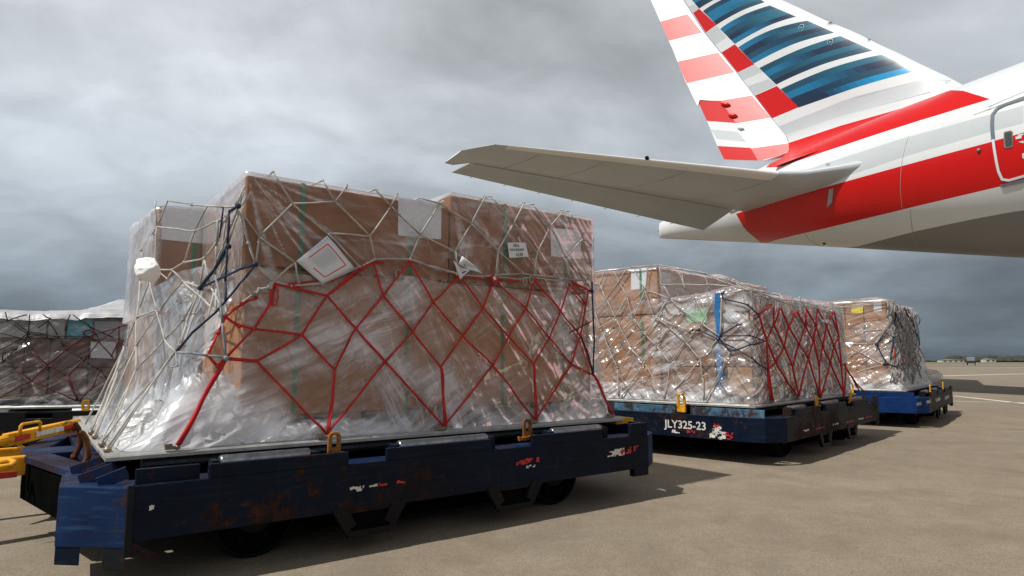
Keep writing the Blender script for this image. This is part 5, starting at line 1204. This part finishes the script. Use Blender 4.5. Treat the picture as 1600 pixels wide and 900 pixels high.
    def doc2(st):
        for i in range(5): st(.2, .2+i*.1, .7, .2+i*.1, .03, 'greyink', 'print_line')
        st(.3, .75, .6, .8, .1, 'ink', 'dark_smudge')
    sheet([(708, 407), (722, 420), (738, 419), (719, 437)], 'small torn white tag hanging at the middle of the border rope', .030, 'paper_tag', marks=doc2, bend=.006)
    sheet([(722, 400), (755, 427), (732, 421), (716, 412)], 'folded grey-white tag slanting just right of the torn tag', .034, 'paper_tag', marks=doc2, bend=.006)
    # handwritten label stuck on the film of the right upper carton
    q = pq(F, .104, (793, 379), (796, 403), (826, 401), (821, 379)); lab = MB().add(q, [(0,1,2,3)]).build('handwritten_label', M['paper'], None, tuple(q[0]), frame=F)
    sd = lab.modifiers.new('solid', 'SOLIDIFY'); sd.thickness = .001; tag(lab, 'small white label with three handwritten lines on the right upper carton', 'label')
    o0 = np.array(q[0]); xa = np.array(q[3])-np.array(q[0]); ya = np.array(q[0])-np.array(q[1]); wl = np.linalg.norm(xa)
    for txt, fx, fz, sz in (('FRA', .28, -.30, .030), ('FWC8550M', .05, -.56, .0245), ('1630', .33, -.90, .033)):
        p = o0+xa*fx+ya*(-fz)*-1; t = text_mesh(txt, sz, 'handwriting', M['ink'], lab, (p-o0)+np.array([0, -.002, 0]), xa, ya, .0003, .15)
load1()

# ---------------------------------------------------------------- LOAD 2
def load2():
    F = F2; g = 'cartons of the load with the blue strap'
    def U(x, y, u=.10): return F.U(x, y, u)
    zf = 1.565; ztall = U(1025, 415)[2]-.01; vt = 1.03
    greenl = uq(F, .0985, (1073, 481), (1105, 480), (1104, 504), (1072, 503)); blab = uq(F, .0985, (1134, 480), (1150, 480), (1150, 500), (1133, 500)); blab2 = uq(F, .098, (1137, 498), (1149, 498), (1149, 502), (1137, 502)); wlab = uq(F, .0985, (1020, 487), (1042, 487), (1041, 500), (1019, 499))
    P = [((.10, .06, 1.20), (1.5, .50, zf), 'card3', 'reddish upper carton with pale labels at the near corner behind the navy ropes', [(blab, 'paper', 'paper_label'), (blab2, 'lt_blue', 'label_stripe')]),
         ((.10, .515, 1.20), (1.5, 1.0, zf-.03), 'card2', 'pale carton with the green label beside the blue strap', [(greenl, 'lt_green', 'green_label')]),
         ((.11, .06, .87), (1.5, .42, 1.195), 'card3', 'reddish middle carton at the near corner beside the blue strap', []),
         ((.11, .43, .87), (1.5, 1.0, 1.195), 'card3', 'reddish middle carton under the green-labelled one', []),
         ((.11, .06, .60), (1.5, .30, .865), 'card2', 'pale bottom carton at the near corner of the second load', []),
         ((.11, .42, .60), (1.5, 1.0, .865), 'card3', 'reddish bottom carton under the white-labelled stack of the second load', [])]
    for a, b_, m, lab, pp in P: carton(F, a, b_, M[m], lab, papers=pp, group=g)
    for k, (u0, u1) in enumerate(((1.52, 2.25), (2.27, 3.03))):
        carton(F, (u0, .06, .98), (u1, 1.0, zf-.02), M['card3'], ('grey-brown upper carton in the middle of the side behind the red net', 'grey-brown upper carton at the far end of the side behind the red net')[k], group=g, papers=[(pq(F, .057, (1185, 460), (1196, 461), (1196, 477), (1185, 475)), 'paper', 'paper_label')] if k == 5 else [])
        carton(F, (u0, .06, .60), (u1, 1.0, .975), M['card3'], ('grey-brown lower carton in the middle of the side behind the red net', 'grey-brown lower carton at the far end of the side behind the red net')[k], group=g)
    shw = uq(F, .0985, (986, 422), (1010, 418), (1010, 450), (986, 453)); 
    carton(F, (.10, vt, 1.42), (3.0, 2.33, ztall), M['card'], 'tall brown carton on top at the back of the second load', straps=[], papers=[(shw, 'paper', 'paper_label'), (pq(F, vt-.002, (1030, 424), (1048, 427), (1048, 447), (1030, 444)), 'paper', 'paper_label')], group=g)
    carton(F, (.11, vt, .62), (3.0, 2.33, 1.415), M['card'], 'large brown carton under the tall one at the back of the second load', group=g)
    for x, y0, y1 in ((1001, 420, 470), (1003, 500, 560)):
        p = U(x, (y0+y1)/2, .095); z0 = U(x, y1, .095)[2]; z1 = U(x, y0, .095)[2]; tag(MB().box((.092, p[1]-.011, z0), (.096, p[1]+.011, z1)).build('strapping_band', M['greenband'], None, (.09, p[1], z0), frame=F), 'green band on the %s of the big brown cartons, second load' % ('upper' if y0 < 450 else 'lower'), 'strap')
    wood_pallet(F, (.12, .95, .528), (1.3, 2.3, .615), 'wooden pallet under the big brown cartons of the second load')
    wood_pallet(F, (.12, .06, .528), (1.4, .9, .598), 'wooden pallet under the small cartons at the near corner of the second load')
    wood_pallet(F, (1.5, .07, .528), (3.0, .98, .598), 'wooden pallet behind the red net of the second load')
    MB_ = MB().box((.07, .18, .53), (.1, .42, .60)); tag(MB_.build('wrapped_parcel', M['darkgoods'], None, (.07, .18, .53), frame=F), 'black wrapped goods at the pallet edge near the blue strap', 'parcel')
    # blue strap
    vb = U(1122, 540, .07)[1]; mb = MB(); wv = [-.006+.01*math.sin(i*1.3) for i in range(14)]
    zs_ = np.linspace(.53, zf+.02, 14)
    for i in range(13): mb.add([(.074+wv[i]*.4, vb-.025+wv[i], zs_[i]), (.074+wv[i]*.4, vb+.025+wv[i], zs_[i]), (.074+wv[i+1]*.4, vb+.025+wv[i+1], zs_[i+1]), (.074+wv[i+1]*.4, vb-.025+wv[i+1], zs_[i+1])], [(0,1,2,3)])
    mb.add([(.074, vb-.025, zf+.02), (.074, vb+.025, zf+.02), (1.2, vb+.03, zf+.03), (1.2, vb-.02, zf+.03)], [(0,1,2,3)])
    o = mb.build('cargo_strap', M['bluestrap'], None, (.05, vb, .53), frame=F); sd = o.modifiers.new('s', 'SOLIDIFY'); sd.thickness = .003; tag(o, 'bright blue webbing strap running down the second load', 'strap')
    hull = Hull(F, [(3.13,2.40),(3.12,.035),(.04,.035),(.03,2.40)], [(3.05,2.34),(3.05,.045),(.085,.045),(.085,2.34)], .53, 1.3, .9)
    def milk(x, y, z):
        m = .42+.35*np.exp(-np.maximum(z-.53, 0)/.12)+.55*(fbm(x*2.5+y*2.5, z*2.5, y, 3, 3)-.35)
        m = m-np.where((y > 1.1)&(z > .7), .40, 0); return np.clip(m, .03, 1)
    zz = lambda x, y: np.interp(y, [.95, 1.12], [zf+.01, 1.50])
    film(F, hull, .53, 1.52, 'crinkled glossy plastic covering the second load behind its nets', 'film_crisp', .016, .016, (.038, .018), milk, 21, cap=.0, topz=lambda x, y: zf+.012+0*x, group='plastic sheets of the second load', off=-.008, name='plastic_sheet')
    hT = Hull(F, [(3.03,1.01),(3.03,.045),(.085,.045),(.085,1.01)], [(3.03,1.01),(3.03,.045),(.085,.045),(.085,1.01)], 1, 2)
    film(F, hT, 1.40, zf+.015, 'plastic folded over the lower stack of the second load', 'film_thick', .025, .02, (.02, .02), lambda x, y, z: .12+0*x, 22, cap=.07, group='plastic sheets of the second load')
    hT = Hull(F, [(3.03,2.36),(3.03,1.0),(.075,1.0),(.075,2.36)], [(3.03,2.36),(3.03,1.0),(.075,1.0),(.075,2.36)], 1, 2)
    film(F, hT, 1.45, ztall+.01, 'clear plastic over the tall carton at the back of the second load', 'film', .025, .025, (.03, .02), lambda x, y, z: .18+0*x, 23, cap=.04, group='plastic sheets of the second load', rnd=.03)
    N = Net(hull, .028, .0062, .006); c1 = lambda *q: [(920+x/3.46, 400+y/3.46) for x, y in q]
    for q in (((75,190),(150,345),(230,505),(300,575),(410,770)), ((130,75),(205,218),(240,335),(290,410),(365,485),(440,580)), ((240,60),(300,180),(350,325),(435,385),(520,465),(605,560),(615,650),(620,780)), ((380,60),(400,155),(440,230),(505,295),(615,365),(705,432),(765,515)), ((30,300),(75,420),(155,605),(160,760)),
              ((155,605),(225,510),(300,440),(415,250)), ((175,765),(300,580),(365,485),(435,385),(505,300)), ((440,580),(520,465),(600,390),(670,240)), ((605,560),(710,432),(720,205)), ((465,720),(600,565)), ((630,780),(765,515)), ((60,560),(165,420),(240,335),(300,200),(320,60)), ((35,290),(95,235),(160,140),(205,70)), ((60,155),(85,80)), ((35,400),(140,340),(205,218)),
              ((410,770),(440,580)), ((240,240),(300,180)), ((350,325),(480,380),(540,400)), ((20,150),(60,155),(95,235),(150,345)), ((320,190),(440,230),(490,245),(555,225)), ((30,90),(240,60),(380,50)), ((480,60),(525,185)), ((380,60),(500,70),(620,95),(760,150),(880,200)), ((620,95),(655,190)), ((500,72),(520,180)), ((720,205),(850,180),(980,235)),
              ((380,48),(600,88),(760,130),(900,185),(1030,215)), ((400,155),(640,155),(760,160))):
        N.line(*c1(*q))
    N.build('cargo_net', M['rope_white'], 'white rope net in large diamonds on the left face of the second load', 'cargo net')
    N = Net(hull, .040, .0065, .005)
    for q in (((725,232),(860,265),(920,320)), ((705,432),(800,375),(920,330)), ((705,432),(870,430),(955,460)), ((765,515),(870,480),(955,460)), ((705,455),(880,550),(968,620)), ((540,415),(560,400),(595,400),(705,455)), ((705,440),(765,515)), ((725,232),(720,205),(735,190))): N.line(*c1(*q))
    N.knot(c1((595, 400))[0], 2.5); N.knot(c1((705, 440))[0], 2.)
    N.build('tie_rope', M['rope_navy'], 'navy ropes pulled around the near corner of the second load', 'rope')
    N = Net(hull, .036, .0100, .004); c2 = lambda *q: [(1150+x/3.46, 440+y/3.46) for x, y in q]
    for q in (((195,120),(125,180),(165,310),(175,470),(200,645)), ((205,130),(205,230),(170,305)), ((205,230),(260,355),(215,435),(180,470)), ((165,320),(215,435),(275,540),(335,620)), ((240,140),(285,245),(260,355),(305,450),(340,620)), ((285,245),(340,340),(390,410),(455,625)), ((330,160),(285,245)), ((330,160),(375,240),(340,340),(310,450)), ((380,150),(375,240),(420,320),(390,410),(340,620)),
              ((240,140),(210,225)), ((440,150),(430,235),(470,350),(450,450),(455,625)), ((380,150),(430,235),(420,320),(450,450)), ((440,150),(490,240),(530,350),(510,440),(460,625)), ((490,240),(470,350),(510,440),(575,590)), ((530,160),(555,300),(570,450),(580,625)), ((530,160),(490,240)), ((555,300),(530,350),(565,440)), ((590,440),(595,470),(585,625)), ((520,200),(560,300)), ((185,640),(172,480)), ((580,445),(655,560),(700,600))):
        N.line(*c2(*q))
    e = N.build('cargo_net', M['rope_red'], 'deep red rope net zigzagging along the side of the second load', 'cargo net')
    for q in ((335, 640), (460, 628), (590, 615), (198, 645)):
        p = F.V(*c2(q)[0], .01); MB().box((p[0]-.02, .0, .5275), (p[0]+.02, .03, .55)).ball((p[0], .012, .56), .014, 5).build('tie_down_fitting', M['metal'], e, N.B)
    for q, mt in (((190, 115), 'rope_white'), ((375, 215), 'rope_red')):
        p = N.P(c2(q)[0]); MB().bar(p+[-.01, -.012, .03], p+[.01, -.012, -.04], .012, .035).build('buckle', M[mt], e, N.B)
    # hooks and knots of the white net along the top of the side
    N = Net(hull, .034, .005, .006)
    for q in (((0,10),(60,45),(175,75),(240,110)), ((170,75),(200,110),(190,130)), ((240,110),(330,130),(375,135),(440,145),(520,160)), ((345,90),(350,110),(375,135)), ((175,75),(210,95),(345,105),(430,130),(560,215)), ((520,160),(560,215),(575,300)), ((290,175),(300,205)), ((120,70),(135,120))): N.line(*c2(*q))
    for q in ((345, 88), (200, 112), (375, 138), (515, 160)): N.knot(c2(q)[0], 2.8)
    N.build('net_border', M['rope_white'], 'off-white border rope and knots along the top of the second load', 'rope')
    hq = [hull.hit(1150+x/3.46, 440+y/3.46, .04) for x, y in ((455, 205), (500, 205), (520, 230), (470, 220))]
    o = MB().add([tuple(p) for p in hq], [(0,1,2,3)]).build('paper_tag', M['paper'], None, tuple(hq[0]), frame=F); sd = o.modifiers.new('s', 'SOLIDIFY'); sd.thickness = .001; tag(o, 'small white tag among the red ropes of the second load', 'tag')
load2()

# ---------------------------------------------------------------- LOAD 3
def load3():
    F = F3; g = 'cartons of the load on the bright blue dolly'; c7 = lambda *q: [(1260+x/3.91, 450+y/3.91) for x, y in q]
    u0, v0 = .26, .22; zt = F.V(1387, 469, v0)[2]-.01; 
    yl = uq(F, u0-.002, *c7((275,110),(347,112),(344,155),(275,150))); wl = uq(F, u0-.002, *c7((410,82),(458,80),(460,140),(412,145))); w2 = uq(F, u0-.002, *c7((172,108),(216,110),(216,170),(172,165))); w3 = uq(F, u0-.002, *c7((190,178),(215,178),(215,225),(190,222)))
    b_ = F.U(*c7((375, 200))[0], u0); vm = b_[1]
    vmid = F.U(*c7((235, 160))[0], u0)[1]; v1 = F.U(*c7((350, 150))[0], u0)[1]
    zc = F.U(*c7((270, 250))[0], u0)[2]
    carton(F, (u0, v0, zc), (1.6, v1-.005, zt), M['card'], 'brown top carton with white label at the near corner of the third load', papers=[(wl, 'paper', 'paper_label')], group=g)
    carton(F, (u0, v1+.005, zc), (1.6, vmid-.005, zt-.01), M['card'], 'brown top carton with the yellow label', papers=[(yl, 'lt_yellow', 'yellow_label')], group=g)
    carton(F, (u0, vmid+.005, zc), (1.6, 2.3, zt-.02), M['card'], 'brown top carton with two white labels at the left of the third load', papers=[(w2, 'paper', 'paper_label'), (w3, 'paper', 'paper_label')], group=g)
    carton(F, (u0, v0, .60), (1.6, v1, zc-.006), M['card'], 'tall brown lower carton at the near corner of the third load', group=g)
    carton(F, (u0, v1+.01, .60), (1.6, 2.3, zc-.006), M['card'], 'wide brown lower carton at the left of the third load', group=g)
    carton(F, (1.61, v0, .60), (2.95, 2.3, zt-.05), M['card3'], 'grey-brown carton along the shaded side of the third load', group=g)
    wood_pallet(F, (u0+.02, v0+.02, .528), (2.9, 2.28, .598), 'wooden pallet under the third load')
    hull = Hull(F, [(3.12,2.38),(3.10,.06),(.08,.06),(.06,2.38)], [(3.0,2.34),(3.0,v0-.03),(u0-.03,v0-.03),(u0-.03,2.34)], .53, 1.5, .8)
    film(F, hull, .53, 1.50, 'crinkled plastic over the lower part of the third load', 'film_crisp', .025, .025, (.05, .025), lambda x, y, z: .22+.5*np.exp(-np.maximum(z-.53, 0)/.15)+.4*(fbm(x*2+y*2, z*2, 0, 3, 5)-.4), 31, group='plastic sheets of the third load', name='plastic_sheet')
    hT = Hull(F, [(3.0,2.33),(3.0,v0-.02),(u0-.02,v0-.02),(u0-.02,2.33)], [(3.0,2.33),(3.0,v0-.02),(u0-.02,v0-.02),(u0-.02,2.33)], 1, 2)
    film(F, hT, 1.25, zt+.012, 'clear plastic over the top of the third load', 'film', .03, .03, (.03, .02), lambda x, y, z: .12+.5*np.exp(-((z-zt)/.05)**2), 32, cap=.06, group='plastic sheets of the third load', rnd=.03)
    N = Net(hull, .035, .006, .008)
    for q in (((215,345),(410,335)), ((240,350),(350,405),(460,465)), ((510,480),(555,545),(600,600)), ((200,115),(280,125),(490,75)), ((235,210),(330,175),(430,155),(500,190)), ((250,430),(370,340),(480,250)), ((230,305),(350,265),(475,250)), ((410,345),(425,370),(440,345)), ((90,90),(280,72),(480,65)), ((500,200),(480,255)), ((300,520),(420,480),(465,470)), ((215,275),(240,350),(225,420))): N.line(*c7(*q))
    N.build('cargo_net', M['rope_white'], 'white ropes across the left face of the third load', 'cargo net')
    N = Net(hull, .035, .009, .03)
    rg = random.Random(4)
    for k in range(20):
        x0 = 500+k*9.5+rg.uniform(-5, 5); y0 = 85+(x0-500)*.35; pts = [(x0, y0)]; y = y0; x = x0
        while y < 520: y += rg.uniform(45, 90); x += rg.uniform(-14, 24); pts.append((min(x, 745), y))
        N.line(*c7(*pts), knots=False)
    N.build('bundled_net', M['rope_dust'], 'bunched grey ropes hanging down the shaded side of the third load', 'cargo net')
    N = Net(hull, .045, .010, .01)
    for q in (((490,255),(430,345),(490,460),(595,500)), ((545,170),(530,300),(515,440)), ((465,470),(500,465),(560,485)), ((545,150),(585,240)), ((600,120),(640,200)), ((240,470),(300,590),(320,625)), ((440,330),(495,270)), ((620,130),(680,300),(690,350))): N.line(*c7(*q))
    for q in ((430, 345), (480, 465), (545, 160)): N.knot(c7(q)[0], 2.6)
    N.build('tie_rope', M['rope_navy'], 'navy ropes knotted at the near corner of the third load', 'rope')
    for i, (x, y, h, lab) in enumerate(((546, 402, 60, 'red strap tail hanging highest on the shaded side of the third load'), (597, 437, 58, 'red strap tail hanging lower beside the grey ropes of the third load'), (700, 400, 66, 'slanting red strap tail at the far right edge of the third load'))):
        p = hull.hit(*c7((x-9, y-h/2))[0], .06); q = hull.hit(*c7((x+(20 if i == 2 else -6), y+h/2))[0], .06)
        mb = MB(); n = 5
        for j in range(n): a = p+(q-p)*j/n; b2 = p+(q-p)*(j+1)/n; w0 = .02+.02*math.sin(math.pi*j/n); w1 = .02+.02*math.sin(math.pi*(j+1)/n); mb.add([a-[w0,0,0], a+[w0,0,0], b2+[w1,0,0], b2-[w1,0,0]], [(0,1,2,3)])
        o = mb.build('strap_tail', M['rope_red'], None, tuple(p), frame=F); sd = o.modifiers.new('s', 'SOLIDIFY'); sd.thickness = .006; tag(o, lab, 'strap')
    # clear bag bulging at the right end
    b = F.loc(atz(1470, 592, .66)); b = np.array([3.22, .20, .665]); mb = MB(); mb.ball((0, 0, 0), 1, 24); V = np.array(mb.v); r = 1+.3*(ridge(V[:, 0]*2+5, V[:, 1]*2, V[:, 2]*2, 3, 34)-.5); V = V*r[:, None]*np.array([.34, .30, .12]); V[:, 2] += .10*np.maximum(0, -V[:, 0]); V[:, 2] = np.maximum(V[:, 2], -.125); mb.v = [tuple(v+b) for v in V]
    o = mb.build('plastic_bag', M['film_thick'], None, tuple(b), smooth=True, frame=F); tag(o, 'clear puffed plastic bulging past the far end of the third load', 'plastic film'); d = o.data; uv = d.uv_layers.new(name='UVMap')
    for l in d.loops: q = d.vertices[l.vertex_index].co; uv.data[l.index].uv = (q.x+q.y*2, q.z*2)
load3()

# ---------------------------------------------------------------- LOAD 4 (left background)
def load4():
    F = F4; g = 'cartons of the load at the left edge'; c3 = lambda *q: [(x/4.738, 460+y/4.738) for x, y in q]
    v0 = .16; V = lambda x, y: F.V(*c3((x, y))[0], v0)
    zt = V(300, 150)[2]; zm = V(300, 325)[2]; zl = V(300, 540)[2]
    wl = [tuple(V(*q)-[0, .003, 0]) for q in ((672, 350), (672, 470), (855, 475), (860, 350))]
    us = [.2, V(180, 400)[0], V(370, 400)[0], V(660, 400)[0], V(990, 400)[0], 3.0]
    nm = ['at the frame edge', 'under the grey bags', 'in the middle', 'with the wide white label', 'hidden to the right']
    for i in range(5):
        carton(F, (us[i]+.006, v0, zl+.003), (us[i+1]-.006, 1.1, zm), M['card4'], 'shade-darkened brown middle-row carton %s, left-edge load' % nm[i], papers=[(wl, 'paper', 'paper_label')] if i == 3 else [], group=g)
        carton(F, (us[i]+.01, v0+.01, .60), (us[i+1]-.01, 1.1, zl-.003), M['card4'], 'shade-darkened brown bottom-row carton %s, left-edge load' % nm[i], group=g)
    uq_ = [.2, V(215, 200)[0], V(350, 200)[0], V(490, 200)[0], V(690, 200)[0], V(960, 200)[0]]
    kinds = [('greyfoam', 'pale top carton at the frame edge of the left-edge load', 'cardboard_box'), ('greyfoam', 'left of the two grey bagged goods on top of the left-edge load', 'bagged_goods'), ('greyfoam', 'right of the two grey bagged goods, beside the teal carton', 'bagged_goods'), ('teal', 'teal blue top carton on the left-edge load', 'cardboard_box'), ('greyfoam', 'whitish bagged goods right of the teal carton', 'bagged_goods')]
    for i, (m, lab, n_) in enumerate(kinds):
        carton(F, (uq_[i]+.008, v0+.01, zm+.004), (uq_[i+1]-.008, 1.0, zt-(0 if i != 4 else .05)), M[m], lab, name=n_, cat='carton' if i in (0, 3) else 'bagged goods', group=None, flap=False)
    carton(F, (.2, 1.12, .60), (3.0, 2.3, zt+.04), M['card3'], 'large dull carton filling the back of the left-edge load', group=g)
    wood_pallet(F, (.2, v0, .528), (3.0, 2.3, .597), 'wooden pallet under the left-edge load')
    hull = Hull(F, [(3.1,2.38),(3.1,.05),(.06,.05),(.06,2.38)], [(3.04,2.34),(3.04,v0-.04),(.16,v0-.04),(.16,2.34)], .53, 1.1, .9)
    film(F, hull, .53, zt+.012, 'dusty plastic over the load at the left edge of the photo', 'film_grey', .025, .025, (.05, .03), lambda x, y, z: .16+.4*np.exp(-np.maximum(z-.53, 0)/.06)+.5*(fbm(x*2, z*2.5, 0, 3, 5)-.35), 41, group='plastic sheets of the left-edge load', topz=lambda x, y: zt+.01+0*x, name='plastic_sheet')
    # lumpy white sheet on top
    n1, n2 = 110, 60; X, Y = np.meshgrid(np.linspace(.18, 3.02, n1), np.linspace(v0-.06, 2.3, n2), indexing='ij')
    ux = V(250, 150)[0]; rise = np.clip((X-ux)/.5, 0, 1)
    hz = zt+.03+(.02+.13*rise*np.clip((Y-v0)/.5, 0, 1))*(.6+.7*fbm(X*2.2, Y*2.2, 0, 2, 6))+.055*ridge(X*4+fbm(X*3, Y*3, 1, 2, 4)*2, Y*3, 0, 3, 9, 1.8)*(.35+.65*rise)-.02
    hz = hz-.09*np.clip(1-(Y-(v0-.06))/.07, 0, 1)
    idx = np.arange(n1*n2).reshape(n1, n2); mb = MB(); mb.add([(X[i, j], Y[i, j], hz[i, j]) for i in range(n1) for j in range(n2)], [(idx[i, j], idx[i+1, j], idx[i+1, j+1], idx[i, j+1]) for i in range(n1-1) for j in range(n2-1)])
    tm = plain('white_sheeting', (.40, .40, .41), .38, vary=.25, scale=7, bmp=.6)
    tag(mb.build('top_sheet', tm, None, (1.5, 1., zt), smooth=True, frame=F), 'lumpy white sheeting bunched over the top of the left-edge load', 'plastic sheet')
    N = Net(hull, .05, .0060, .006)
    for q in (((0,765),(235,635),(350,520),(490,405),(625,315)), ((240,425),(350,520),(500,605),(575,790)), ((500,605),(625,480),(730,350),(880,240),(970,215)), ((110,545),(240,640),(400,710),(570,790)), ((590,790),(690,680),(740,560)), ((730,350),(825,455),(880,540)), ((640,310),(730,350)), ((825,455),(880,330),(880,240))): N.line(*c3(*q))
    N.line(*c3((500,605),(575,790)), r=.010); p = N.P(c3((660, 285))[0]); N.mb.tube([p+np.array([.045*math.cos(t), -.01, .03*math.sin(t)]) for t in np.linspace(0, 2*math.pi, 14)], .009, 7)
    N.build('cargo_net', M['rope_dred'], 'dark red rope net on the load at the left edge', 'cargo net')
    N = Net(hull, .05, .0052, .006)
    for q in (((0,210),(200,150)), ((90,190),(205,275),(430,315),(480,400),(620,480),(740,560),(815,640)), ((205,290),(160,320),(0,410)), ((210,290),(430,310),(620,312)), ((430,305),(640,315),(880,245)), ((210,290),(155,385)), ((65,200),(220,300)), ((220,150),(210,290)), ((280,250),(370,180),(320,150)), ((350,190),(425,300)), ((520,150),(480,270)), ((540,150),(650,225),(730,320)), ((0,440),(120,400),(20,500),(20,420)), ((45,470),(110,545),(0,520)),
              ((180,410),(250,400)), ((640,225),(690,250),(840,320)), ((40,130),(60,200)), ((0,285),(150,325),(280,300),(400,340))): N.line(*c3(*q))
    N.build('cargo_net', M['rope_black'], 'black rope net on the load at the left edge', 'cargo net')
load4()
